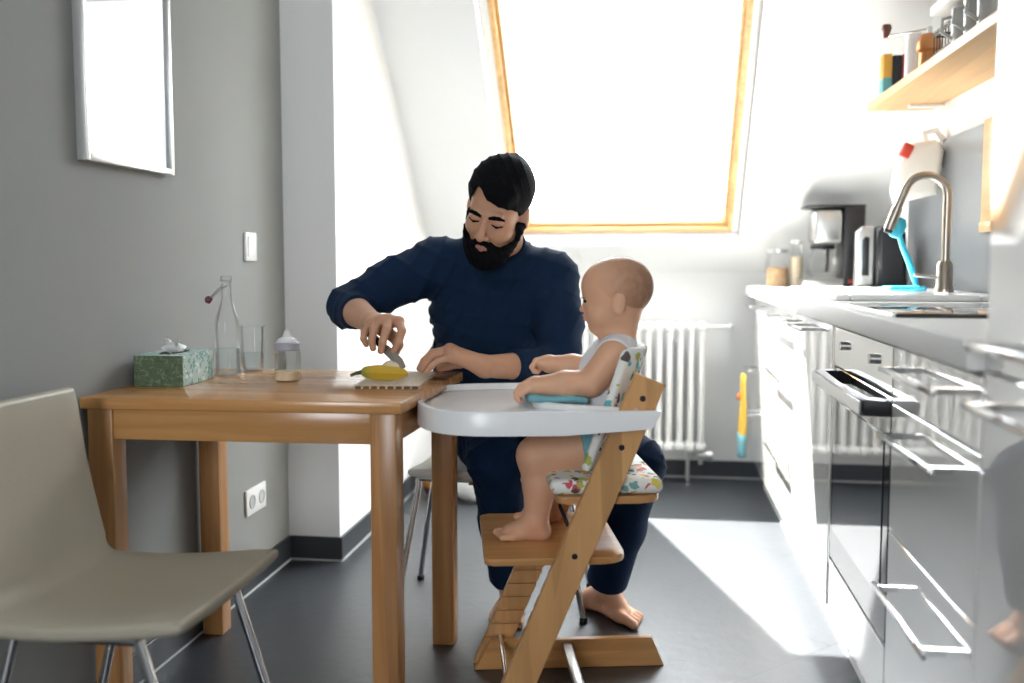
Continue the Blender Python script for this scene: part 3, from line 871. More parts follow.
# tall unit at the right edge
def tall_unit():
    y0, y1 = 0.876, 1.476
    t = thing('tall_cabinet', 'tall glossy fridge cabinet at the right edge of the kitchen run', 'cabinet', (0, (y0 + y1) / 2, 0))
    h = (y1 - y0) / 2
    MB().box(XF + 0.02, XR - 0.002, -h, h, 0.1, 2.2).build('body', M['white_plastic'], t, smooth=0)
    a = MB().box(XF, XF + 0.019, -h, h - 0.0015, 0.897, 2.2, 0.001, 1).build('upper_door', M['gloss'], t)
    b = MB().box(XF, XF + 0.019, -h, h - 0.0015, 0.14, 0.893, 0.001, 1).build('lower_door', M['gloss'], t)
    bow_handle(a, 0.02, 0.265, 0.935); bow_handle(b, 0.02, 0.265, 0.852)
    MB().box(XF + 0.06, XF + 0.075, -h, h, 0, 0.1).build('plinth', M['white_plastic'], t, smooth=0)
tall_unit()

# shelves high on the right wall
def shelf(label, z, y0, y1, x0, m, th=0.03):
    t = thing('wall_shelf', label, 'shelf', (XR, (y0 + y1) / 2, z)); h = (y1 - y0) / 2
    MB().box(x0 - XR, 0, -h, h, -th, 0, 0.004).build('board', m, t)
    for y in (-h + 0.15, h - 0.15):
        MB().box(-0.12, 0, y - 0.01, y + 0.01, -th - 0.012, -th, 0.002, 1).build('bracket', M['white_enamel'], t)
shelf('birch wooden wall shelf high on the right wall', 1.635, 1.9, 3.85, 0.79, M['shelf_wood'])
shelf('white upper shelf above the birch one', 1.79, 1.9, 3.08, 0.80, M['white_enamel'], 0.028)
SZ = 1.6355
def tin(label, x, y, w, d, h, cols, name='food_carton', cat='carton'):
    t = thing(name, label, cat, (x, y, SZ))
    MB().box(-w / 2, w / 2, -d / 2, d / 2, 0, h, 0.002).build('box', cols[0], t)
    MB().box(-w / 2 - .0006, w / 2 + .0006, -d / 2 - .0006, d / 2 + .0006, 0.004, h * .45, 0.002).build('label_band', cols[1], t)
blk = mat('black_card', (0.02, 0.02, 0.022), 0.5); org = mat('orange_card', (0.78, 0.42, 0.06), 0.5); tl = mat('teal_card', (0.12, 0.42, 0.45), 0.5); rd = mat('red_card', (0.55, 0.06, 0.05), 0.5)
tin('orange and teal carton at the far end of the birch shelf', 0.828, 3.74, 0.030, 0.06, 0.15, (org, tl))
tin('black carton between the orange and the red one on the birch shelf', 0.861, 3.74, 0.028, 0.06, 0.145, (blk, M['dark_plastic']))
tin('red carton beside the black one on the birch shelf', 0.893, 3.74, 0.030, 0.06, 0.148, (rd, blk))
def canister():
    t = thing('canister', 'tall white canister on the birch shelf beside the cartons', 'canister', (0.865, 3.52, SZ))
    MB().lathe([(0, 0), (0.026, 0), (0.026, 0.17), (0.022, 0.178), (0, 0.178)]).build('body', M['white_enamel'], t)
    MB().lathe([(0.0265, 0.155), (0.0275, 0.157), (0.0275, 0.172), (0, 0.18)]).build('lid', M['white_plastic'], t)
canister()
def grinder():
    t = thing('coffee_grinder', 'old crank coffee grinder with a wooden knob on the birch shelf', 'grinder', (0.89, 3.42, SZ))
    MB().lathe([(0, 0), (0.045, 0), (0.045, 0.015), (0.035, 0.03), (0.032, 0.09), (0.04, 0.10), (0.04, 0.12), (0.028, 0.15), (0, 0.155)]).build('body', mat('copper', (0.55, 0.24, 0.09), 0.3, metal=0.8), t)
    MB().cyl((0, 0, 0.15), (0, 0, 0.175), 0.008).build('spindle', M['steel'], t)
    MB().tube([(0, 0, 0.168), (-0.06, 0.04, 0.166), (-0.12, 0.08, 0.165)], 0.004, 10).build('crank', M['steel'], t)
    MB().lathe([(0, 0), (0.009, 0), (0.011, 0.012), (0.017, 0.03), (0.014, 0.042), (0, 0.045)], (-0.118, 0.078, 0.16)).build('knob', mat('knob_wood', (0.16, 0.05, 0.03), 0.4), t)
grinder()
def rack():
    t = thing('wire_basket', 'dark wire basket standing on the birch shelf', 'basket', (0.93, 3.18, SZ))
    m = MB(); w, d, h = 0.065, 0.09, 0.12
    for z in (0.004, 0.055, 0.11, h):
        m.tube([(-w, -d, z), (w, -d, z), (w, d, z), (-w, d, z)], 0.0032 if z < h else 0.005, 8, closed=True)
    for k in range(7):
        y = -d + 2 * d * k / 6
        m.tube([(-w, y, h), (-w, y, 0.004), (w, y, 0.004), (w, y, h)], 0.002, 6)
    m.build('wire', mat('dark_wire', (0.08, 0.07, 0.06), 0.4, metal=0.8), t)
rack()
def glass_cup(label, x, y):
    t = thing('glass_mug', label, 'mug', (x, y, SZ), 0, 'glass mugs along the birch shelf')
    MB().lathe([(0, 0.003), (0.034, 0.003), (0.036, 0.02), (0.040, 0.11), (0.042, 0.112), (0.040, 0.02), (0.036, 0), (0, 0)]).build('bowl', gm, t)
    MB().tube([(-0.038, 0, 0.09), (-0.065, 0, 0.085), (-0.068, 0, 0.05), (-0.037, 0, 0.03)], 0.005, 10).build('handle', gm, t)
    return t
gm = mat('grey_stoneware', (0.42, 0.42, 0.40), 0.3)
g = glass_cup('grey mug on the birch shelf next to the wire basket', 0.86, 2.93)
dup(g, 'grey mug in the middle of the row of mugs', (0.86, 2.82, SZ)); dup(g, 'grey mug last in the row, nearest the tall cabinet', (0.86, 2.71, SZ))
def pans():
    t = thing('saucepan', 'grey pan with a wide rim on the white upper shelf', 'pan', (0.90, 2.80, 1.7905))
    MB().lathe([(0, 0), (0.085, 0), (0.095, 0.03), (0.1, 0.07), (0.104, 0.07), (0.098, 0.028), (0.088, -0.0), (0, 0.0)]).build('pot', M['grey_metal'], t)
    MB().lathe([(0.104, 0.072), (0.09, 0.08), (0.03, 0.092), (0, 0.094)]).build('lid', M['steel'], t)
    MB().tube([(-0.1, 0, 0.06), (-0.13, 0, 0.065), (-0.16, -0.01, 0.065)], 0.008, 10).build('handle', M['dark_plastic'], t)
pans()

# towel on the end of the farthest cabinet
def towel():
    t = thing('dish_towel', 'yellow dish towel with teal edge hanging at the end of the cabinets', 'towel', (0.416, 4.40, 0.56))
    rows = []
    for k in range(12):
        z = -0.36 * k / 11; w = 0.035 + 0.03 * (k / 11)
        rows.append([(0.012 * math.sin(j * 1.9 + k * .3) * (0.4 + k / 11) - 0.004, -w + 2 * w * j / 10, z) for j in range(11)])
    m = MB(); m.strip(rows); o = m.build('cloth', M['yellow'], t, smooth=80)
    md = o.modifiers.new('s', 'SOLIDIFY'); md.thickness = 0.008; md.offset = 0
    rows = [[(p[0] - 0.0005, p[1] * 1.03, p[2] - 0.002) for p in r] for r in rows[-4:]]
    m = MB(); m.strip(rows); o = m.build('edge_band', M['teal'], t, smooth=80)
    md = o.modifiers.new('s', 'SOLIDIFY'); md.thickness = 0.0115; md.offset = 0
    MB().lathe([(0, -0.02), (0.016, -0.012), (0.02, 0.0), (0.016, 0.012), (0, 0.02)], (-0.012, 0, -0.10)).build('motif', mat('orange_cotton', (0.8, 0.2, 0.04), 0.8), t)
towel()

# ------------------------------------------------------------------ small things on the table
def tissue_box():
    t = thing('tissue_box', 'green and white patterned cardboard tissue box on the table', 'tissue box', (-1.176, 2.315, TZ), R(3))
    grn = pattern_mat('green_card', (0.085, 0.125, 0.065), [(0.13, 0.19, 0.10), (0.065, 0.10, 0.05), (0.16, 0.22, 0.13)], 95, 0.6, 0.5)
    wht = pattern_mat('pale_leaf_card', (0.42, 0.55, 0.50), [(0.10, 0.28, 0.27), (0.16, 0.35, 0.36), (0.70, 0.75, 0.70)], 70, 0.5, 0.5)
    a, b, h = 0.061, 0.095, 0.075
    m = MB(); m.box(-a, a, -b, b, 0, h, 0.001, 1); o = m.build('carton', grn, t)
    o['label'] = 'green end panels with pale leaf-printed sides'
    o.data.materials.append(wht)
    for p in o.data.polygons:
        if abs(p.normal.x) > 0.9 or p.normal.z > 0.9: p.material_index = 1
    ring = []
    m = MB(); m.lathe([(0, 0), (1, 0)], (0, 0, 0), 28)
    for v in m.bm.verts: v.co = Vector((v.co.x * 0.028, v.co.y * 0.065, h + 0.0008))
    m.build('slot', M['dark_gap'], t)
    rows = []
    for i in range(9):
        s = i / 8
        rows.append([(0.012 * math.sin(j * 1.3 + i) + (j - 4) * 0.002 * s, -0.045 + 0.09 * j / 8 * (1 - .3 * s) + .012 * s, h - 0.004 + 0.042 * s * (0.5 + 0.5 * math.sin(j * .8 + .4))) for j in range(9)])
    m = MB(); m.strip(rows); o = m.build('tissue', mat('tissue_paper', (0.9, 0.9, 0.9), 0.9), t, smooth=80)
    md = o.modifiers.new('s', 'SOLIDIFY'); md.thickness = 0.001
tissue_box()

def water_bottle():
    t = thing('glass_bottle', 'clear glass swing-top bottle half full of water, stopper open', 'bottle', (-1.108, 2.475, TZ))
    r = 0.034
    prof = [(0, 0.002), (r - .004, 0.002), (r, 0.008), (r, 0.135), (r - .004, 0.155), (0.02, 0.185), (0.0145, 0.205), (0.0135, 0.245), (0.016, 0.248), (0.016, 0.262), (0.012, 0.264)]
    MB().lathe(prof).build('bottle_glass', M['glass'], t)
    MB().lathe([(0, 0.006), (r - .004, 0.006), (r - .003, 0.01), (r - .003, 0.072), (0, 0.072)]).build('water', M['water'], t)
    s = MB()
    s.tube([(-0.016, 0, 0.235), (-0.02, 0, 0.245), (-0.016, 0, 0.25), (0.016, 0, 0.25)], 0.0013, 8)
    s.tube([(0.0, 0.015, 0.24), (-0.02, 0.01, 0.228), (-0.045, 0.004, 0.205)], 0.0015, 8)
    s.tube([(0.0, -0.015, 0.24), (-0.02, -0.01, 0.228), (-0.045, -0.004, 0.205)], 0.0015, 8)
    s.build('wire_bail', M['grey_metal'], t)
    q = Matrix.Rotation(R(-60), 3, 'Y')
    MB().lathe([(0, -0.008), (0.009, -0.006), (0.011, 0.003), (0.006, 0.009), (0, 0.011)], (-0.049, 0, 0.2), 20, q).build('stopper', mat('dark_red_stopper', (0.13, 0.025, 0.02), 0.4), t)
water_bottle()
def tumbler():
    t = thing('drinking_glass', 'clear water glass standing just behind the swing-top bottle', 'glass', (-1.085, 2.585, TZ))
    MB().lathe([(0, 0.006), (0.027, 0.006), (0.032, 0.02), (0.036, 0.125), (0.0375, 0.125), (0.0335, 0.018), (0.029, 0.0), (0, 0.0)]).build('glass_wall', M['glass'], t)
    MB().lathe([(0, 0.007), (0.027, 0.007), (0.0325, 0.05), (0, 0.05)]).build('water', M['water'], t)
tumbler()
def baby_bottle():
    t = thing('baby_bottle', 'small baby bottle with a little milk and a grey collar on the table', 'baby bottle', (-0.905, 2.375, TZ))
    MB().lathe([(0, 0.001), (0.031, 0.001), (0.0335, 0.006), (0.0335, 0.072), (0.0315, 0.078), (0.030, 0.082)]).build('bottle_body', thin_glass('cloudy_plastic', (0.96, 0.96, 0.94), 0.4, 0.15), t)
    MB().lathe([(0, 0.004), (0.0315, 0.004), (0.032, 0.026), (0, 0.026)]).build('milk', mat('milk', (0.85, 0.66, 0.45), 0.5), t)
    MB().lathe([(0.030, 0.078), (0.0325, 0.08), (0.0325, 0.096), (0.029, 0.099), (0.0, 0.099)]).build('collar', mat('lavender_grey', (0.40, 0.41, 0.47), 0.4), t)
    MB().lathe([(0.026, 0.099), (0.022, 0.107), (0.012, 0.112), (0.008, 0.122), (0.006, 0.128), (0, 0.13)]).build('teat', mat('silicone', (0.85, 0.85, 0.86), 0.3), t)
baby_bottle()

def cutting_board():
    t = thing('cutting_board', 'thin pale cutting board with a scalloped edge under the banana', 'cutting board', (-0.628, 2.40, TZ), R(5))
    pts = []; a, b = 0.078, 0.145; n = 8
    for k in range(n * 4):
        u = k / (n * 4); pts.append((-a + 2 * a * u, -b - 0.003 * math.cos(u * n * 2 * math.pi)))
    pts += [(a, -b), (a, b), (-a, b)]
    MB().prism(pts, 2, 0.0, 0.008, 0.0, 1).build('board', wood('board_wood', (0.78, 0.66, 0.50), (0.62, 0.47, 0.32), axis=1, rough=0.5), t, smooth=20)
    m = MB()
    for k in range(n): 
        x = -a + 2 * a * (k + .5) / n; m.box(x - 0.007, x + 0.007, -b - 0.0037, -b + 0.002, 0.0, 0.0065, 0.001, 1)
    m.build('edge_notches', mat('bark_brown', (0.16, 0.09, 0.05), 0.7), t)
cutting_board()

def banana():
    t = thing('banana', 'ripe banana lying on the cutting board, half peeled', 'banana', (-0.645, 2.335, TZ + 0.008), R(8))
    pts, rad = [], []
    for k in range(15):
        s = k / 14; a = -0.55 + 1.1 * s
        pts.append((0.115 * math.sin(a) * 0.95, 0.02 * math.cos(a * 1.4), 0.0215 - 0.004 * s))
        rad.append(0.0205 * (math.sin(math.pi * (0.12 + 0.80 * s)) ** 0.55) if 0 < k < 14 else 0.006)
    m = MB(); m.tube(pts, 0.016, 6, radii=rad)
    pl = bpy.data.materials.new('banana_peel'); pl.use_nodes = True
    nt = pl.node_tree; b = nt.nodes['Principled BSDF']; b.inputs['Roughness'].default_value = 0.45
    tc = nt.nodes.new('ShaderNodeTexCoord'); sx = nt.nodes.new('ShaderNodeSeparateXYZ'); cr = nt.nodes.new('ShaderNodeValToRGB')
    mr = nt.nodes.new('ShaderNodeMapRange'); mr.inputs['From Min'].default_value = -0.065; mr.inputs['From Max'].default_value = 0.065
    nt.links.new(tc.outputs['Object'], sx.inputs[0]); nt.links.new(sx.outputs['X'], mr.inputs['Value']); nt.links.new(mr.outputs[0], cr.inputs[0])
    e = cr.color_ramp.elements; e[0].position = 0; e[0].color = (0.06, 0.05, 0.02, 1); e[1].position = 0.1; e[1].color = (0.30, 0.32, 0.05, 1)
    k = e.new(0.28); k.color = (0.62, 0.40, 0.03, 1); k = e.new(1.0); k.color = (0.68, 0.43, 0.04, 1)
    nt.links.new(cr.outputs[0], b.inputs['Base Color'])
    m.build('peel', pl, t, smooth=50)
    MB().tube([(pts[0][0] + .004, pts[0][1], pts[0][2]), (pts[0][0] - 0.012, pts[0][1] - .003, pts[0][2] - .003), (pts[0][0] - 0.024, pts[0][1] - .008, pts[0][2] - 0.008)], 0.004, 8, radii=[.006, .0042, .004]).build('stem', mat('banana_stem', (0.10, 0.08, 0.03), 0.7), t)
    f = MB(); f.tube([(x * .72 + 0.012, y + 0.010, z + 0.014) for x, y, z in pts[4:13]], 0.011, 12, radii=[.004, .010, .014, .015, .015, .015, .0145, .013, .008])
    f.build('flesh', mat('banana_flesh', (0.82, 0.70, 0.48), 0.5), t, smooth=60)
banana()

# ------------------------------------------------------------------ on the floor behind the table
def bag():
    t = thing('toy_basket', 'dark red basket with an orange band on the floor by the back wall', 'basket', (-0.93, 4.32, 0))
    MB().lathe([(0, 0.0), (0.055, 0.0), (0.075, 0.02), (0.088, 0.07), (0.09, 0.105), (0.082, 0.105), (0.07, 0.06), (0, 0.03)]).build('bowl', mat('dark_red_lacquer', (0.12, 0.02, 0.015), 0.3), t)
    MB().lathe([(0.0805, 0.04), (0.0885, 0.065), (0.0895, 0.075), (0.086, 0.075)]).build('band', mat('orange_band', (0.6, 0.22, 0.03), 0.5), t)
bag()
def cushion():
    m = MB(); m.lathe([(0, 0.0), (0.09, 0.0), (0.130, 0.03), (0.140, 0.075), (0.122, 0.13), (0.065, 0.158), (0, 0.163)], n=28)
    for v in m.bm.verts:
        k = mnoise.noise(v.co * 14) * 0.02
        if v.co.z > 0.01: v.co += Vector((k, k * .5, k * .6))
    o = m.build('floor_cushion', mat('white_cotton', (0.85, 0.85, 0.83), 0.9), None, smooth=80)
    o.location = (-0.745, 4.28, 0.0)
    tag(o, 'soft white round cushion on the floor under the roof slope', 'cushion')
cushion()

# teal cloth bunched on the tray in front of the baby's belly
def tray_cloth():
    m = MB(); rows = []
    for i in range(15):
        u = i / 14
        rows.append([(-0.045 + 0.135 * u, -0.075 + 0.15 * j / 12, 0.008 + 0.010 * math.sin(u * 9 + j * .8) * math.sin(math.pi * j / 12) + 0.014 * math.sin(math.pi * u) * math.sin(math.pi * j / 12)) for j in range(13)])
    m.strip(rows); o = m.build('muslin_cloth', M['teal'], None, smooth=80)
    md = o.modifiers.new('s', 'SOLIDIFY'); md.thickness = 0.012; md.offset = 0
    o.location = (HCM[0] + 0.135 * .98, HCM[1] - 0.03 + 0.02, 0.732); o.rotation_euler = (0, R(2), HCR)
    tag(o, 'teal cloth bunched on the white tray under the baby\'s near arm', 'cloth')
tray_cloth()

# ================================================================== figures: smooth blended solids, meshed as one continuous surface
def _len(v): return np.sqrt((v * v).sum(-1))
class Fld:
    def __init__(self): self.it = []; self.disp = None
    def _add(self, op, f, c, r, k): self.it.append((op, f, np.array(c, float), float(r), k)); return self
    def rc(self, a, b, r1, r2=None, k=0.012, op='+'):
        r2 = r1 if r2 is None else r2
        a = np.array(a, float); b = np.array(b, float); ab = b - a; L2 = float(ab @ ab) + 1e-12
        def f(P):
            h = np.clip(((P - a) @ ab) / L2, 0, 1)
            return _len(P - a - h[:, None] * ab) - (r1 + (r2 - r1) * h)
        return self._add(op, f, (a + b) / 2, math.sqrt(L2) / 2 + max(r1, r2), k)
    def el(self, c, r, m=None, k=0.012, op='+'):
        c = np.array(c, float); r = np.array(r if hasattr(r, '__len__') else (r, r, r), float)
        Mi = np.eye(3) if m is None else np.array(m, float)      # columns = local axes
        def f(P):
            q = (P - c) @ Mi
            k0 = _len(q / r); k1 = _len(q / (r * r)) + 1e-9
            return np.where(k0 < 1e-4, -r.min(), k0 * (k0 - 1.0) / k1)
        return self._add(op, f, c, r.max(), k)
    def chain(self, pts, rad, k=0.012):
        for i in range(len(pts) - 1): self.rc(pts[i], pts[i + 1], rad[i], rad[i + 1], k)
        return self
    def cut(self, p, n, k=0.004):
        """keep the side of the plane the normal points away from"""
        p = np.array(p, float); n = np.array(n, float); n /= _len(n)
        self.it.append(('&', lambda P: (P - p) @ n, None, None, k)); return self
    def local_cut(self, p, n, R0, k=0.004):
        """cut with a plane, but only within R0 of p"""
        p = np.array(p, float); n = np.array(n, float); n /= _len(n)
        def f(P):
            return -np.maximum((P - p) @ n * -1.0, _len(P - p) - R0)
        self.it.append(('&', f, None, None, k)); return self
    def fn(self, f, k=0.004): self.it.append(('&', f, None, None, k)); return self
    def ev(self, P, items=None):
        d = np.full(len(P), 1.0)
        for op, f, c, r, k in (self.it if items is None else items):
            e = f(P)
            if op == '+':
                h = np.clip(0.5 + 0.5 * (d - e) / k, 0, 1); d = d + (e - d) * h - k * h * (1 - h)
            else:
                if op == '-': e = -e
                h = np.clip(0.5 - 0.5 * (d - e) / k, 0, 1); d = d + (e - d) * h + k * h * (1 - h)
        if self.disp is not None: d = d + self.disp(P)
        return d
    def mesh(self, name, h, m, parent=None):
        lo = np.min([c - r for o, f, c, r, k in self.it if o == '+'], 0) - 4 * h
        hi = np.max([c + r for o, f, c, r, k in self.it if o == '+'], 0) + 4 * h
        N = 12; bs = N * h
        nb = np.ceil((hi - lo) / bs).astype(int)
        G = nb * N + 2
        hd = bs * math.sqrt(3) / 2
        g = np.arange(N + 1)
        off = np.stack(np.meshgrid(g, g, g, indexing='ij'), -1).reshape(-1, 3)
        keys, pos, quads = [], [], []
        def key(ijk): return (ijk[..., 0].astype(np.int64) * G[1] + ijk[..., 1]) * G[2] + ijk[..., 2]
        bi = np.stack(np.meshgrid(*[np.arange(n) for n in nb], indexing='ij'), -1).reshape(-1, 3)
        cen = lo + (bi + 0.5) * bs
        rel = np.zeros((len(bi), len(self.it)), bool)
        for i, (o, f, c, r, k) in enumerate(self.it):
            rel[:, i] = True if c is None else (_len(cen - c) - r - hd < 0.03 + k)
        plus = np.array([o == '+' for o, *_ in self.it])
        ok = np.where(rel[:, plus].any(1))[0]
        for b in ok:
            items = [self.it[i] for i in np.where(rel[b])[0]]
            d0 = self.ev(cen[b][None], items)[0]
            if abs(d0) > hd * 1.7 + 0.012: continue
            idx = bi[b] * N + off
            D = self.ev(lo + idx * h, items).reshape(N + 1, N + 1, N + 1)
            S = D < 0
            if S.all() or not S.any(): continue
            # cells
            cr = np.zeros((N, N, N)); acc = np.zeros((N, N, N, 3))
            C = [(0, 0, 0), (1, 0, 0), (0, 1, 0), (1, 1, 0), (0, 0, 1), (1, 0, 1), (0, 1, 1), (1, 1, 1)]
            V = {c: D[c[0]:c[0] + N, c[1]:c[1] + N, c[2]:c[2] + N] for c in C}
            for c in C:
                for ax in range(3):
                    if c[ax]: continue
                    e = list(c); e[ax] = 1; e = tuple(e)
                    a_, b_ = V[c], V[e]; x = (a_ < 0) != (b_ < 0)
                    t = np.where(x, a_ / np.where(x, a_ - b_, 1), 0)
                    cr += x
                    for q in range(3): acc[..., q] += x * (c[q] + (t if q == ax else 0))
            w = np.argwhere(cr > 0)
            p = acc[w[:, 0], w[:, 1], w[:, 2]] / cr[w[:, 0], w[:, 1], w[:, 2]][:, None]
            gi = bi[b] * N + w
            keys.append(key(gi)); pos.append(lo + (gi + p) * h)
            for ax in range(3):
                u, v = (ax + 1) % 3, (ax + 2) % 3
                sl0 = [slice(0, N)] * 3; sl1 = [slice(0, N)] * 3; sl1[ax] = slice(1, N + 1)
                A, B = S[tuple(sl0)], S[tuple(sl1)]
                for flip, x in ((0, A & ~B), (1, ~A & B)):
                    e = np.argwhere(x)
                    if not len(e): continue
                    e = bi[b] * N + e
                    du = np.zeros(3, int); du[u] = 1; dv = np.zeros(3, int); dv[v] = 1
                    Q = np.stack([key(e), key(e - du), key(e - du - dv), key(e - dv)], 1)
                    quads.append(Q[:, ::-1] if flip else Q)
        keys = np.concatenate(keys); pos = np.concatenate(pos); quads = np.concatenate(quads)
        o = np.argsort(keys); keys = keys[o]; pos = pos[o]
        q = np.searchsorted(keys, quads); q = np.clip(q, 0, len(keys) - 1)
        good = (keys[q] == quads).all(1); q = q[good]
        # relax once to take off the grid's staircase
        for _ in range(2):
            s = np.zeros_like(pos); n = np.zeros(len(pos))
            for i in range(4):
                np.add.at(s, q[:, i], pos[q[:, (i + 1) % 4]]); np.add.at(s, q[:, i], pos[q[:, (i + 3) % 4]]); np.add.at(n, q[:, i], 2)
            n[n == 0] = 1
            pos = pos * 0.5 + 0.5 * s / n[:, None]
        me = bpy.data.meshes.new(name)
        me.vertices.add(len(pos)); me.vertices.foreach_set('co', pos.astype(np.float32).ravel())
        me.loops.add(len(q) * 4); me.loops.foreach_set('vertex_index', q.astype(np.int32).ravel())
        me.polygons.add(len(q)); me.polygons.foreach_set('loop_start', np.arange(0, len(q) * 4, 4, dtype=np.int32))
        me.polygons.foreach_set('loop_total', np.full(len(q), 4, dtype=np.int32))
        me.polygons.foreach_set('use_smooth', [True] * len(q))
        me.update(calc_edges=True); me.validate()
        ob = bpy.data.objects.new(name, me); COL.objects.link(ob)
        me.materials.append(m)
        if parent:
            ob.parent = parent; ob.matrix_parent_inverse = parent.matrix_world.inverted() if False else Matrix.Translation(-Vector(parent.location))
        return ob

def wrinkle(amp, f, dirs, seed=0):
    rs = np.random.RandomState(seed)
    ph = rs.rand(8) * 6.28; wv = rs.randn(8, 3) * 9
    dirs = [np.array(d, float) / np.linalg.norm(d) for d in dirs]
    def fn(P):
        w = sum(np.sin(P @ wv[i] + ph[i]) for i in range(3)) * 0.6
        w2 = sum(np.sin(P @ (wv[i] * 0.5) + ph[i]) for i in range(3, 6)) / 3
        o = 0
        for i, d in enumerate(dirs):
            s = np.sin(P @ d * f * (1 + 0.35 * i) + w * (1.6 + .5 * i) + ph[6 + i % 2])
            o = o + (1 - np.abs(s)) ** 2.2
        return -amp * o * np.clip(0.5 + 0.8 * w2, 0, 1) / len(dirs)
    return fn

def skin_mat(name, col, sub=0.12):
    m = mat(name, col, 0.48, noise=0.09, nscale=14, bump=0.05, bscale=260, spec=0.4)
    b = m.node_tree.nodes['Principled BSDF']
    b.inputs['Subsurface Weight'].default_value = sub
    b.inputs['Subsurface Radius'].default_value = (0.9, 0.35, 0.2)
    b.inputs['Subsurface Scale'].default_value = 0.008
    return m
MAN_SKIN = skin_mat('man_skin', (0.60, 0.33, 0.21))
BABY_SKIN = skin_mat('baby_skin', (0.76, 0.43, 0.275), 0.18)
HAIR = mat('black_hair', (0.004, 0.004, 0.006), 0.8, noise=0.4, nscale=60, bump=0.4, bscale=220, spec=0.10)
LIPS = mat('lips', (0.50, 0.22, 0.18), 0.45)
NAVY = mat('navy_jersey', (0.0035, 0.019, 0.055), 0.85, noise=0.12, nscale=30, bump=0.25, bscale=500, spec=0.25)
NAVY2 = mat('navy_trousers', (0.004, 0.017, 0.050), 0.9, noise=0.12, nscale=30, bump=0.2, bscale=500, spec=0.15)

def rotm(rx=0, ry=0, rz=0):
    return np.array((Matrix.Rotation(R(ry), 3, 'Y') @ Matrix.Rotation(R(rz), 3, 'Z') @ Matrix.Rotation(R(rx), 3, 'X')))
def V3(*a): return np.array(a, float)
def hand(F, wrist, fingers, thumb, rf=0.0098, rw=0.027, s=1.0, k=0.006):
    """palm fans out from the wrist to the four knuckles; each finger is its own bent chain"""
    mc = [np.array(f[0]) for f in fingers]
    for i, p in enumerate(mc):
        F.rc(wrist, p, rw * 0.80, 0.0135 * s, k=0.014)
    for a, b in zip(mc[:-1], mc[1:]): F.rc(a, b, 0.0125 * s, 0.0125 * s, k=0.010)
    for i, f in enumerate(fingers):
        r = rf * (1.0, 1.03, 0.97, 0.86)[i]
        F.chain(f, [r * 1.12, r * 1.02, r * .92, r * .82], k=k * .6)
    F.chain(thumb, [rf * 1.9, rf * 1.35, rf * 1.15, rf * .95], k=k)

# ------------------------------------------------------------------ the bearded person
PL = (-0.43, 2.95, 0.0)
person = thing('person', 'bearded person in navy jumper seated at the table, looking down and cutting', 'person', PL)
HC = V3(-0.4070, 2.640, 1.197); HM = rotm(rx=30, ry=16, rz=-7); HS = 1.04
def hp(*p): return HC + HM @ (np.array(p, float) * HS)
def hr(*r): return tuple(x * HS for x in r)

J = dict(
    neck=V3(-0.415, 2.775, 1.055), chest=V3(-0.425, 2.87, 0.90), belly=V3(-0.43, 2.93, 0.70), pelvis=V3(-0.43, 2.985, 0.575),
    rs=V3(-0.610, 2.82, 1.042), re=V3(-0.845, 2.70, 0.925), rw=V3(-0.708, 2.462, 0.893),
    ls=V3(-0.282, 2.83, 1.005), le=V3(-0.245, 2.70, 0.765), lw=V3(-0.420, 2.505, 0.780),
    rh=V3(-0.520, 2.98, 0.56), rk=V3(-0.425, 2.705, 0.495), ra=V3(-0.405, 2.87, 0.085),
    lh=V3(-0.345, 2.98, 0.56), lk=V3(-0.030, 2.715, 0.490), la=V3(-0.120, 2.875, 0.085))

B = Fld()
# trunk and limbs under the clothes
B.el(J['chest'], (0.155, 0.100, 0.165), k=0.03); B.el(J['belly'], (0.140, 0.100, 0.15), k=0.03); B.el(J['pelvis'], (0.155, 0.11, 0.10), k=0.03)
for s, e, w in (('rs', 're', 'rw'), ('ls', 'le', 'lw')):
    B.rc(J['neck'], J[s], 0.050, 0.055, k=0.03)
    B.rc(J[s], J[e], 0.050, 0.038, k=0.02)
    mid = J[e] * 0.7 + J[w] * 0.3
    B.rc(J[e], mid, 0.040, 0.042, k=0.015); B.rc(mid, J[w], 0.042, 0.029, k=0.015)
for a, b, c in (('rh', 'rk', 'ra'), ('lh', 'lk', 'la')):
    B.rc(J[a], J[b], 0.080, 0.052, k=0.03)
    m_ = J[b] * 0.65 + J[c] * 0.35 + V3(0, 0.02, 0)
    B.rc(J[b], m_, 0.050, 0.052, k=0.02); B.rc(m_, J[c], 0.052, 0.034, k=0.02)
# neck and head
B.rc(J['neck'], hp(0, 0.035, -0.045), 0.062, 0.056, k=0.02)
B.el(hp(0, .016, .040), hr(.074, .092, .078), HM, k=0.02)
B.el(hp(0, -.030, -.030), hr(.0600, .060, .080), HM, k=0.03)
B.el(hp(0, -.055, -.092), hr(.030, .028, .024), HM, k=0.03)
for sx in (-1, 1):
    B.rc(hp(sx * .052, .005, -.055), hp(sx * .022, -.058, -.094), .016, .014, k=0.03)          # jaw
    B.el(hp(sx * .037, -.060, -.032), hr(.024, .022, .024), HM, k=0.02)                          # cheekbone
B.rc(hp(-.036, -.0835, .019), hp(.036, -.0835, .019), .0100, .0100, k=0.014)                     # brow
for sx in (-1, 1): B.el(hp(sx * .032, -.101, .001), hr(.0175, .018, .0125), HM, k=0.010, op='-')   # sockets
for sx in (-1, 1): B.el(hp(sx * .0315, -.0765, -.001), hr(.0145, .0125, .0100), HM, k=0.006)      # lowered lids
B.rc(hp(0, -.090, .006), hp(0, -.113, -.036), .0065, .0105, k=0.010)                              # nose
for sx in (-1, 1): B.el(hp(sx * .0125, -.100, -.040), hr(.0078, .0095, .0075), HM, k=0.006)
B.rc(hp(-.016, -.0905, -.0665), hp(.016, -.0905, -.0665), .0055, .0055, k=0.008)
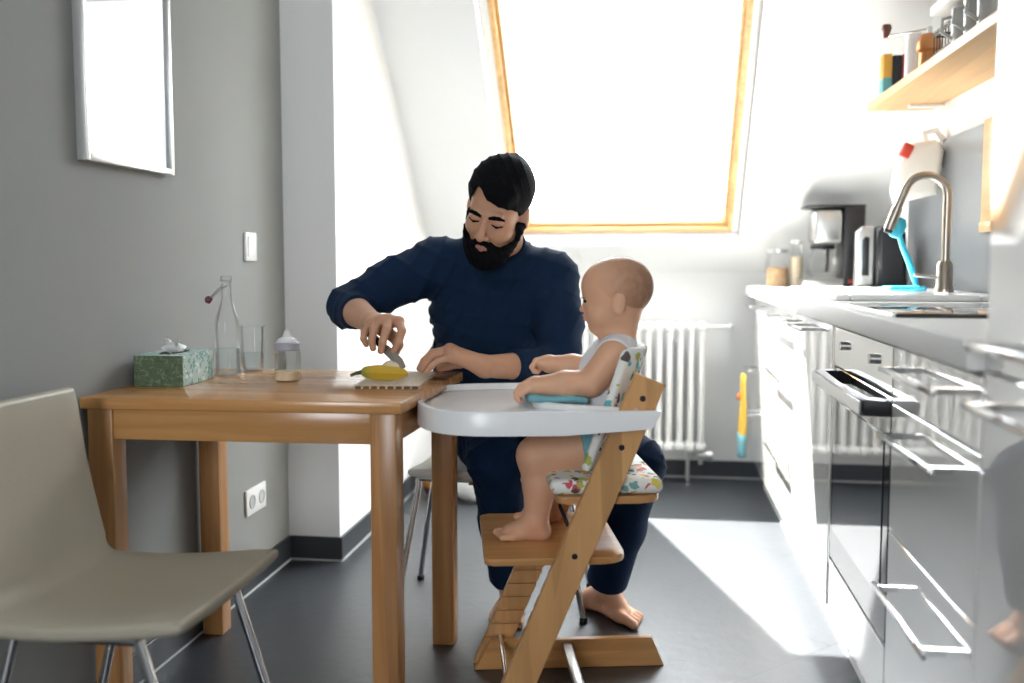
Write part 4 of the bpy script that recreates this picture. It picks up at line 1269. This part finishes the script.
B.rc(hp(-.013, -.0905, -.0760), hp(.013, -.0905, -.0760), .0062, .0062, k=0.007)
for sx in (-1, 1):                                                                                 # ears
    B.el(hp(sx * .068, .012, -.016), hr(.012, .020, .028), HM, k=0.01)
    B.el(hp(sx * .0760, .014, -.016), hr(.0100, .0185, .031), HM @ rotm(rx=-8, rz=sx * 22), k=0.006)
    B.el(hp(sx * .0880, .010, -.012), hr(.0050, .0090, .018), HM @ rotm(rx=-8, rz=sx * 22), k=0.004, op='-')
# hands
hand(B, J['rw'], [
    [(-.622, 2.402, .901), (-.606, 2.372, .880), (-.613, 2.362, .852), (-.624, 2.362, .833)],
    [(-.645, 2.388, .906), (-.640, 2.352, .885), (-.648, 2.345, .855), (-.655, 2.352, .831)],
    [(-.668, 2.384, .903), (-.672, 2.350, .884), (-.677, 2.348, .858), (-.676, 2.357, .837)],
    [(-.690, 2.392, .895), (-.700, 2.363, .879), (-.702, 2.362, .860), (-.697, 2.369, .845)]],
    [(-.672, 2.430, .880), (-.640, 2.415, .862), (-.622, 2.397, .843), (-.624, 2.380, .826)], rf=0.0104)
hand(B, J['lw'], [
    [(-.505, 2.502, .822), (-.548, 2.498, .814), (-.572, 2.494, .795), (-.586, 2.492, .776)],
    [(-.508, 2.479, .826), (-.552, 2.472, .817), (-.574, 2.469, .796), (-.586, 2.468, .776)],
    [(-.505, 2.457, .821), (-.545, 2.447, .812), (-.563, 2.444, .793), (-.573, 2.443, .775)],
    [(-.497, 2.437, .809), (-.528, 2.425, .800), (-.546, 2.422, .785), (-.557, 2.421, .773)]],
    [(-.455, 2.522, .795), (-.492, 2.534, .785), (-.522, 2.528, .778), (-.543, 2.518, .772)], rf=0.0098)
# feet
def foot(F, ank, heel, toe, ball_w, r_h, k, side):
    d = toe - heel; d[2] = 0; L = np.linalg.norm(d); d /= L; w = V3(-d[1], d[0], 0)
    z0 = 0.0
    F.rc(ank, heel + V3(0, 0, r_h * .9), r_h * 0.95, r_h, k=k * 2)
    F.rc(ank + d * .01, heel + d * L * 0.62 + V3(0, 0, r_h * .75), r_h * 1.0, r_h * .72, k=k * 2)
    F.rc(heel + V3(0, 0, r_h * .9), heel + d * L * 0.66 + w * ball_w * -.2 * side + V3(0, 0, r_h * .55), r_h * .85, r_h * .55, k=k * 2)
    for i in range(5):
        o = (i - 1.6) / 2.4
        base = heel + d * L * (0.70 - 0.02 * i) + w * side * ball_w * o
        tip = heel + d * L * (0.97 - 0.055 * i) + w * side * ball_w * o * 1.08
        rr = r_h * (0.44 if i == 0 else 0.30 - 0.012 * i)
        F.rc(heel + d * L * 0.45 + w * side * ball_w * o * .5 + V3(0, 0, r_h * .7), base + V3(0, 0, rr * 1.4), r_h * .6, rr * 1.25, k=k * 2)
        F.chain([base + V3(0, 0, rr * 1.4), (base + tip) / 2 + V3(0, 0, rr * 1.35), tip + V3(0, 0, rr * 0.95)], [rr * 1.1, rr, rr * .95], k=k * .5)
foot(B, J['la'] + V3(0, 0, -.01), V3(-.165, 2.925, 0), V3(-.008, 2.790, 0), 0.046, 0.034, 0.006, 1)
foot(B, J['ra'] + V3(0, 0, -.01), V3(-.415, 2.945, 0), V3(-.395, 2.725, 0), 0.046, 0.034, 0.006, -1)
B.cut((0, 0, 0.001), (0, 0, -1), k=0.002)
B.mesh('body', 0.0026, MAN_SKIN, person)

# jumper
S = Fld()
def fpt(a, b, t): return a * (1 - t) + b * t
S.el(J['chest'] + V3(-.022, -.005, .01), (0.198, 0.125, 0.185), k=0.05)
S.el(J['chest'] + V3(-.065, -.05, .06), (0.085, 0.06, 0.085), k=0.05); S.el(J['chest'] + V3(.065, -.05, .06), (0.085, 0.06, 0.085), k=0.05)
S.el(J['belly'] + V3(-.012, 0, .03), (0.212, 0.135, 0.20), k=0.05); S.el(J['pelvis'] + V3(0, 0, .03), (0.190, 0.135, 0.09), k=0.04)
S.rc(J['neck'] + V3(0, .01, -.02), J['neck'] + V3(0.004, -.030, .040), 0.076, 0.070, k=0.02)
for s, e in (('rs', 're'), ('ls', 'le')):
    S.rc(J['neck'] + V3(0, .03, -.005), J[s], 0.066, 0.076, k=0.04)
S.chain([J['rs'], fpt(J['rs'], J['re'], .5) + V3(0, 0, .008), J['re']], [0.078, 0.068, 0.056], k=0.03)
S.rc(J['re'], fpt(J['re'], J['rw'], .46), 0.056, 0.050, k=0.02)
S.chain([J['ls'], fpt(J['ls'], J['le'], .5) + V3(.012, 0, 0), J['le']], [0.076, 0.067, 0.062], k=0.03)
S.rc(J['le'], fpt(J['le'], J['lw'], .70), 0.060, 0.046, k=0.02)
w1 = wrinkle(0.044, 46, [(0.5, 0.2, 1), (-0.9, 0.1, 0.5)], 3)
S.disp = lambda P: w1(P) * (0.30 + 0.70 * np.clip((1.0 - P[:, 2]) * 5, 0, 1)) + 0.003
dR = J['rw'] - J['re']; S.local_cut(fpt(J['re'], J['rw'], .42), dR, 0.09)
dL = J['lw'] - J['le']; S.local_cut(fpt(J['le'], J['lw'], .66), dL, 0.09)
nk = hp(0, .03, -.05) - J['neck']; nk /= np.linalg.norm(nk)
S.local_cut(J['neck'] + nk * 0.066, nk + V3(0, -.55, 0), 0.13)
S.fn(lambda P: -(_len(P - (J['neck'] + nk * 0.080)) - 0.050), k=0.01)
sw = S.mesh('jumper', 0.0042, NAVY, person)
C_ = Fld()
dr = dR / np.linalg.norm(dR); dl = dL / np.linalg.norm(dL)

# trousers
T_ = Fld()
T_.el(J['pelvis'] + V3(0, 0, .0), (0.180, 0.135, 0.118), k=0.05)
for a, b, c in (('rh', 'rk', 'ra'), ('lh', 'lk', 'la')):
    T_.chain([J[a], fpt(J[a], J[b], .5), J[b]], [0.100, 0.092, 0.074], k=0.03)
    T_.chain([J[b], fpt(J[b], J[c], .5) + V3(0, .012, 0), J[c] + V3(0, 0, .0)], [0.074, 0.070, 0.062], k=0.03)
w2 = wrinkle(0.028, 48, [(0.2, 0.5, 1), (0.8, -0.3, 0.4)], 8)
T_.disp = lambda P: w2(P) + 0.002
T_.fn(lambda P: np.minimum(np.minimum(0.458 - P[:, 2], P[:, 2] - 0.36), P[:, 1] - 2.86), k=0.01)   # flattened by the seat
for c, b in (('ra', 'rk'), ('la', 'lk')):
    n = J[c] - J[b]; T_.local_cut(J[c] + V3(0, 0, .020), n, 0.12)
T_.mesh('trousers', 0.0045, NAVY2, person)

# hair with a small bun, beard, brows
Hh = Fld()
Hh.el(hp(0, .018, .046), hr(.084, .101, .086), HM, k=0.02)
Hh.el(hp(.015, -.058, .072), hr(.050, .034, .030), HM, k=0.02)
Hh.el(hp(.002, .082, .088), hr(.032, .034, .026), HM, k=0.018)
nz = wrinkle(0.006, 130, [(1, 0.3, 0.2)], 5)
def loc(P): return ((P - HC) @ HM) / HS
def hairline(P):
    q = loc(P); x, y, z = q[:, 0], q[:, 1], q[:, 2]
    front = np.minimum(y + 0.030 + 2.2 * np.clip(np.abs(x) - .035, 0, .05) * 0, 10)
    # keep above the hairline in front, keep behind the temples lower down
    a = np.interp(x, [-.08, -.055, -.038, -.022, .000, .025, .055, .08], [.020, .042, .078, .080, .060, .046, .030, .010]) - z
    b = -0.020 + 0.55 * np.clip(z, -.05, .05) * -1 - y                                  # <0 behind the temples
    c = -0.040 - z
    back = np.maximum(b, np.where(y > 0.03, -0.085 - z, -0.01 - z))
    return np.minimum(a, back) * HS * 0.8
Hh.fn(hairline, k=0.006)
Hh.disp = lambda P: nz(P)
Hh.mesh('hair', 0.0026, HAIR, person)
Bd = Fld()
Bd.el(hp(0, -.038, -.052), hr(.0690, .066, .080), HM, k=0.02)
Bd.el(hp(0, -.070, -.110), hr(.042, .034, .040), HM, k=0.03)
for sx in (-1, 1): Bd.rc(hp(sx * .068, .002, -.030), hp(sx * .035, -.055, -.098), .015, .022, k=0.03)
nb_ = wrinkle(0.005, 170, [(0.4, 0.2, 1), (1, 0, 0.3)], 15)
def beardline(P):
    q = loc(P); x, y, z = np.abs(q[:, 0]), q[:, 1], q[:, 2]
    top = np.where(x < 0.030, -0.0555 - 0.10 * x, -0.0585 - (x - .030) * 0.2)
    top = np.interp(x, [0, .022, .030, .040, .055, .08], [-.0555, -.0575, -.066, -.074, -.070, -.055])
    d = z - top
    side = np.maximum(np.maximum(-0.022 - y, z + 0.020), 0.04 - x)
    d = np.minimum(d, side)
    mouth = -(np.sqrt((x / 1.9) ** 2 + ((z + 0.0725) / 1.0) ** 2 + (np.clip(y + .06, 0, 1)) ** 2) - 0.0098)
    back = y - 0.012
    return np.maximum(np.maximum(d, mouth), back) * HS
Bd.fn(beardline, k=0.004); Bd.disp = lambda P: nb_(P)
Bd.mesh('beard', 0.0024, HAIR, person)
for sx in (-1, 1):
    E_ = Fld()
    E_.chain([hp(sx * .013, -.0930, .0150), hp(sx * .025, -.0955, .0200), hp(sx * .037, -.0925, .0205), hp(sx * .049, -.0850, .0150)], [.0042, .0050, .0046, .0030], k=0.004)
    E_.mesh('eyebrow', 0.0012, HAIR, person)
for sx in (-1, 1):
    E_ = Fld()
    E_.chain([hp(sx * .0180, -.0850, -.0060), hp(sx * .0315, -.0885, -.0085), hp(sx * .045, -.0820, -.0050)], [.0018, .0025, .0018], k=0.002)
    E_.mesh('eyelashes', 0.0008, HAIR, person)
E_ = Fld()
E_.chain([hp(-.0175, -.0905, -.0685), hp(0, -.0965, -.0672), hp(.0175, -.0905, -.0685)], [.0028, .0048, .0028], k=0.004)
E_.chain([hp(-.0145, -.0915, -.0758), hp(0, -.0970, -.0765), hp(.0145, -.0915, -.0758)], [.0035, .0058, .0035], k=0.004)
E_.mesh('lips', 0.001, LIPS, person)

# kitchen knife in the right hand
def knife():
    a, b = Vector((-0.704, 2.378, 0.884)), Vector((-0.594, 2.355, 0.790))
    d = (b - a).normalized(); t = thing('knife', 'small kitchen knife held over the banana', 'knife', tuple(a))
    q = d.to_track_quat('X', 'Z').to_matrix().to_4x4()
    Lh = 0.075; L = (b - a).length
    m = MB(); m.box(0, Lh, -0.006, 0.006, -0.009, 0.009, 0.004, 3); o = m.build('handle', M['dark_plastic'], t); o.matrix_local = q
    m = MB(); m.prism([(Lh, -0.012), (Lh, 0.012), (L - 0.02, 0.012), (L, 0.003), (L - 0.004, -0.012)], 1, -0.0007, 0.0007)
    o = m.build('blade', M['steel'], t); o.matrix_local = q
knife()

# ------------------------------------------------------------------ the baby
baby = thing('person', 'baby in a sleeveless white top sitting in the wooden high chair, seen from the side', 'baby', (-0.10, 2.33, 0.557))
bC = V3(-0.077, 2.333, 0.969); bM = rotm(rx=3, ry=0, rz=-93)
def bp(*p): return bC + bM @ np.array(p, float)
K = dict(neck=V3(-.073, 2.335, .872), chest=V3(-.094, 2.333, .775), hip=V3(-.108, 2.33, .635),
         ns=V3(-.078, 2.262, .838), ne=V3(-.132, 2.238, .775), nw=V3(-.258, 2.222, .768),
         fs=V3(-.098, 2.402, .832), fe=V3(-.140, 2.440, .785), fw=V3(-.248, 2.430, .798),
         nh=V3(-.125, 2.280, .617), nk=V3(-.255, 2.250, .600), na=V3(-.258, 2.252, .446),
         fh=V3(-.125, 2.380, .617), fk=V3(-.252, 2.420, .600), fa=V3(-.240, 2.418, .446))
A = Fld()
A.el(K['chest'], (.068, .078, .085), k=0.03); A.el(fpt(K['chest'], K['hip'], .6) + V3(-.012, 0, 0), (.074, .080, .075), k=0.03); A.el(K['hip'], (.070, .082, .060), k=0.03)
A.rc(K['neck'], bp(0, .015, -.045), .042, .038, k=0.015)
for s, e, w in (('ns', 'ne', 'nw'), ('fs', 'fe', 'fw')):
    A.rc(K['neck'] + V3(0, 0, -.02), K[s], .034, .036, k=0.02)
    A.rc(K[s], K[e], .038, .032, k=0.012)
    m_ = fpt(K[e], K[w], .45); A.rc(K[e], m_, .0315, .0300, k=0.010); A.rc(m_, K[w], .0300, .0205, k=0.010)
for a, b, c in (('nh', 'nk', 'na'), ('fh', 'fk', 'fa')):
    A.rc(K[a], K[b], .060, .047, k=0.02)
    m_ = fpt(K[b], K[c], .42) + V3(.008, 0, 0); A.rc(K[b], m_, .045, .040, k=0.015); A.rc(m_, K[c], .040, .027, k=0.012)
# baby hands: loose little fists
def tiny_hand(F, w, d, up, sd, curl):
    d = d / _len(d); kn = w + d * .030
    fs = []
    for i in range(4):
        o = sd * (i - 1.5) * .0105
        m0 = kn + o + up * (.003 - abs(i - 1.3) * .001)
        m1 = m0 + (d * math.cos(curl[0]) - up * math.sin(curl[0])) * .015
        m2 = m1 + (d * math.cos(curl[1]) - up * math.sin(curl[1])) * .012
        m3 = m2 + (d * math.cos(curl[2]) - up * math.sin(curl[2])) * .009
        fs.append([m0, m1, m2, m3])
    for f in fs:
        F.rc(w, f[0], .0185, .0085, k=0.008); F.chain(f, [.0078, .0070, .0066, .0058], k=0.0022)
    t0 = w + d * .012 - sd * .014 - up * .004
    F.chain([t0, t0 + d * .016 - sd * .006 - up * .006, t0 + d * .026 + sd * .003 - up * .010], [.0095, .0078, .0062], k=0.004)
tiny_hand(A, K['nw'], V3(-1, -.05, -.15), V3(-.15, 0, 1), V3(0, 1, 0), (0.7, 1.5, 2.1))
tiny_hand(A, K['fw'], V3(-1, -.05, .1), V3(.1, 0, 1), V3(0, -1, 0), (1.0, 2.2, 3.0))
def tiny_foot(F, a, heel, toe, side):
    d = toe - heel; L = np.linalg.norm(d); d = d / L; w = V3(-d[1], d[0], 0)
    F.rc(a, heel + V3(0, 0, .018), .027, .021, k=0.012)
    F.rc(a + V3(-.005, 0, 0), heel + d * L * .6 + V3(0, 0, .016), .026, .018, k=0.015)
    F.rc(heel + V3(0, 0, .018), heel + d * L * .66 + V3(0, 0, .0160), .021, .020, k=0.012)
    for i in range(5):
        o = (i - 1.7) * .0100 * side
        b = heel + d * L * (.74 - .03 * i) + w * o; t = heel + d * L * (.97 - .030 * i) + w * o * 1.1
        r = .0102 if i == 0 else .0083
        F.rc(heel + d * L * .5 + w * o * .6 + V3(0, 0, .014), b + V3(0, 0, r * 1.3), .014, r * 1.2, k=0.008)
        F.rc(b + V3(0, 0, r * 1.3), t + V3(0, 0, r * 1.15), r, r * .92, k=0.003)
tiny_foot(A, K['na'], V3(-.246, 2.256, .4025), V3(-.352, 2.240, .4025), 1)
tiny_foot(A, K['fa'], V3(-.232, 2.418, .4025), V3(-.325, 2.425, .4025), -1)
# head
A.el(bp(0, .010, .022), (.068, .077, .071), bM, k=0.02)
A.el(bp(0, -.030, .024), (.056, .050, .052), bM, k=0.03)
A.el(bp(0, -.022, -.034), (.054, .052, .046), bM, k=0.03)
A.el(bp(0, -.050, -.068), (.022, .019, .018), bM, k=0.02)
for sx in (-1, 1): A.el(bp(sx * .030, -.042, -.040), (.025, .024, .024), bM, k=0.015)
for sx in (-1, 1): A.el(bp(sx * .027, -.084, -.006), (.014, .012, .009), bM, k=0.010, op='-')
for sx in (-1, 1): A.el(bp(sx * .026, -.0635, -.006), (.0110, .0108, .0092), bM, k=0.003)
A.rc(bp(0, -.070, -.012), bp(0, -.0825, -.026), .0055, .0072, k=0.008)
for sx in (-1, 1): A.el(bp(sx * .008, -.076, -.028), (.005, .006, .005), bM, k=0.004)
A.rc(bp(-.010, -.073, -.042), bp(.010, -.073, -.042), .0058, .0058, k=0.006)
A.rc(bp(-.008, -.0715, -.0500), bp(.008, -.0715, -.0500), .0058, .0058, k=0.006)
for sx in (-1, 1):
    em = bM @ rotm(rx=-8, rz=sx * 18)
    A.el(bp(sx * .0665, .010, -.018), (.0085, .0160, .0250), em, k=0.005)
    A.el(bp(sx * .0765, .008, -.016), (.0065, .0100, .0175), em, k=0.003, op='-')
    A.el(bp(sx * .0705, .014, -.017), (.0035, .0055, .0100), em, k=0.002)
A.mesh('body', 0.0021, BABY_SKIN, baby)

eye_m = mat('dark_eye', (0.03, 0.025, 0.022), 0.1)
for sx in (-1, 1):
    E_ = Fld(); E_.el(bp(sx * .0278, -.0668, -.0065), (.0098, .0092, .0058), bM, k=0.001)
    E_.mesh('eye', 0.0009, eye_m, baby)['label'] = 'dark eye'
lash_m = mat('brown_lash', (0.10, 0.06, 0.04), 0.6)
for sx in (-1, 1):
    E_ = Fld(); E_.chain([bp(sx * .015, -.0760, .0000), bp(sx * .026, -.0790, .0018), bp(sx * .037, -.0700, -.0005)], [.0010, .0013, .0008], k=0.002)
    E_.mesh('eyelashes', 0.0007, lash_m, baby)
E_ = Fld(); E_.chain([bp(-.010, -.0765, -.0425), bp(0, -.0790, -.0415), bp(.010, -.0765, -.0425)], [.0022, .0034, .0022], k=0.003)
E_.chain([bp(-.008, -.0755, -.0495), bp(0, -.0775, -.0500), bp(.008, -.0755, -.0495)], [.0022, .0034, .0022], k=0.003)
E_.mesh('lips', 0.0009, mat('baby_lips', (0.66, 0.28, 0.23), 0.4), baby)
# downy hair: a thin cap of fuzz, sparse towards the forehead
fz = bpy.data.materials.new('baby_fuzz'); fz.use_nodes = True
nt = fz.node_tree; bb = nt.nodes['Principled BSDF']; bb.inputs['Base Color'].default_value = (0.20, 0.115, 0.065, 1); bb.inputs['Roughness'].default_value = 0.8
tc = nt.nodes.new('ShaderNodeTexCoord'); mp = nt.nodes.new('ShaderNodeMapping'); mp.vector_type = 'POINT'
sx_ = nt.nodes.new('ShaderNodeSeparateXYZ'); mr = nt.nodes.new('ShaderNodeMapRange')
mr.inputs['From Min'].default_value = -0.125; mr.inputs['From Max'].default_value = 0.03; mr.inputs['To Min'].default_value = 0.0; mr.inputs['To Max'].default_value = 0.55
nn = nt.nodes.new('ShaderNodeTexNoise'); nn.inputs['Scale'].default_value = 60; nn.inputs['Detail'].default_value = 6
mu = nt.nodes.new('ShaderNodeMath'); mu.operation = 'MULTIPLY'
nm = nt.nodes.new('ShaderNodeMapRange'); nm.inputs['From Min'].default_value = 0.3; nm.inputs['From Max'].default_value = 0.7; nm.inputs['To Min'].default_value = 0.7; nm.inputs['To Max'].default_value = 1.2
nt.links.new(tc.outputs['Object'], sx_.inputs[0]); nt.links.new(sx_.outputs['X'], mr.inputs['Value'])
nt.links.new(tc.outputs['Object'], nn.inputs['Vector']); nt.links.new(nn.outputs['Fac'], nm.inputs['Value'])
nt.links.new(mr.outputs[0], mu.inputs[0]); nt.links.new(nm.outputs[0], mu.inputs[1]); nt.links.new(mu.outputs[0], bb.inputs['Alpha'])
Z = Fld()
Z.el(bp(0, .010, .022), (.0688, .0778, .0718), bM, k=0.02)
Z.el(bp(0, -.030, .024), (.0566, .0506, .0526), bM, k=0.03)
def bl(P): return (P - bC) @ bM
def bhair(P):
    q = bl(P); y, z = q[:, 1], q[:, 2]
    return np.maximum(-(y + 0.052) - 0.3 * (z - .03) , -(z + 0.048) + np.where(y < 0.03, (0.03 - y) * 1.1, 0))
Z.fn(bhair, k=0.003)
Z.mesh('hair', 0.0024, fz, baby)

# white vest
Y_ = Fld()
Y_.el(K['chest'], (.075, .085, .092), k=0.03); Y_.el(fpt(K['chest'], K['hip'], .6) + V3(-.012, 0, 0), (.081, .087, .082), k=0.03)
for s in ('ns', 'fs'): Y_.rc(K['neck'] + V3(0, 0, -.018), K[s] + V3(0, 0, 0), .041, .0425, k=0.02)
sg = {'ns': -1, 'fs': 1}
Y_.fn(lambda P: P[:, 2] - (0.905 - 0), k=0.004)
for s in ('ns', 'fs'):
    c = K[s] + V3(-.006, sg[s] * .030, -.028)
    Y_.fn(lambda P, c=c, g=sg[s]: -(_len((P - c) / V3(1.0, 1.05, 1.25)) - 0.050), k=0.006)
nkb = V3(-.30, 0, 1); nkb /= _len(nkb)
Y_.fn(lambda P: -(_len(P - (K['neck'] + V3(-.012, 0, .028))) - 0.052), k=0.005)
Y_.fn(lambda P: 0.635 - P[:, 2], k=0.004)
wv_ = wrinkle(0.004, 90, [(1, 0.2, 0.5), (-.6, .2, 1)], 4); Y_.disp = lambda P: wv_(P) + 0.0
Y_.mesh('vest', 0.0024, mat('white_vest', (0.83, 0.84, 0.86), 0.9, bump=0.25, bscale=420), baby)
# teal shorts
Q_ = Fld()
Q_.el(K['hip'], (.082, .092, .068), k=0.03); Q_.el(K['hip'] + V3(-.05, 0, .03), (.075, .085, .055), k=0.03)
for a, b in (('nh', 'nk'), ('fh', 'fk')): Q_.rc(K[a], fpt(K[a], K[b], .55), .068, .064, k=0.02)
for a, b in (('nh', 'nk'), ('fh', 'fk')):
    n = K[b] - K[a]; Q_.local_cut(fpt(K[a], K[b], .24), n, 0.11)
Q_.fn(lambda P: 0.558 - P[:, 2], k=0.006)
wq = wrinkle(0.006, 80, [(0.2, 0.2, 1), (1, 0, 0.3)], 9); Q_.disp = wq
Q_.mesh('shorts', 0.003, M['teal'], baby)
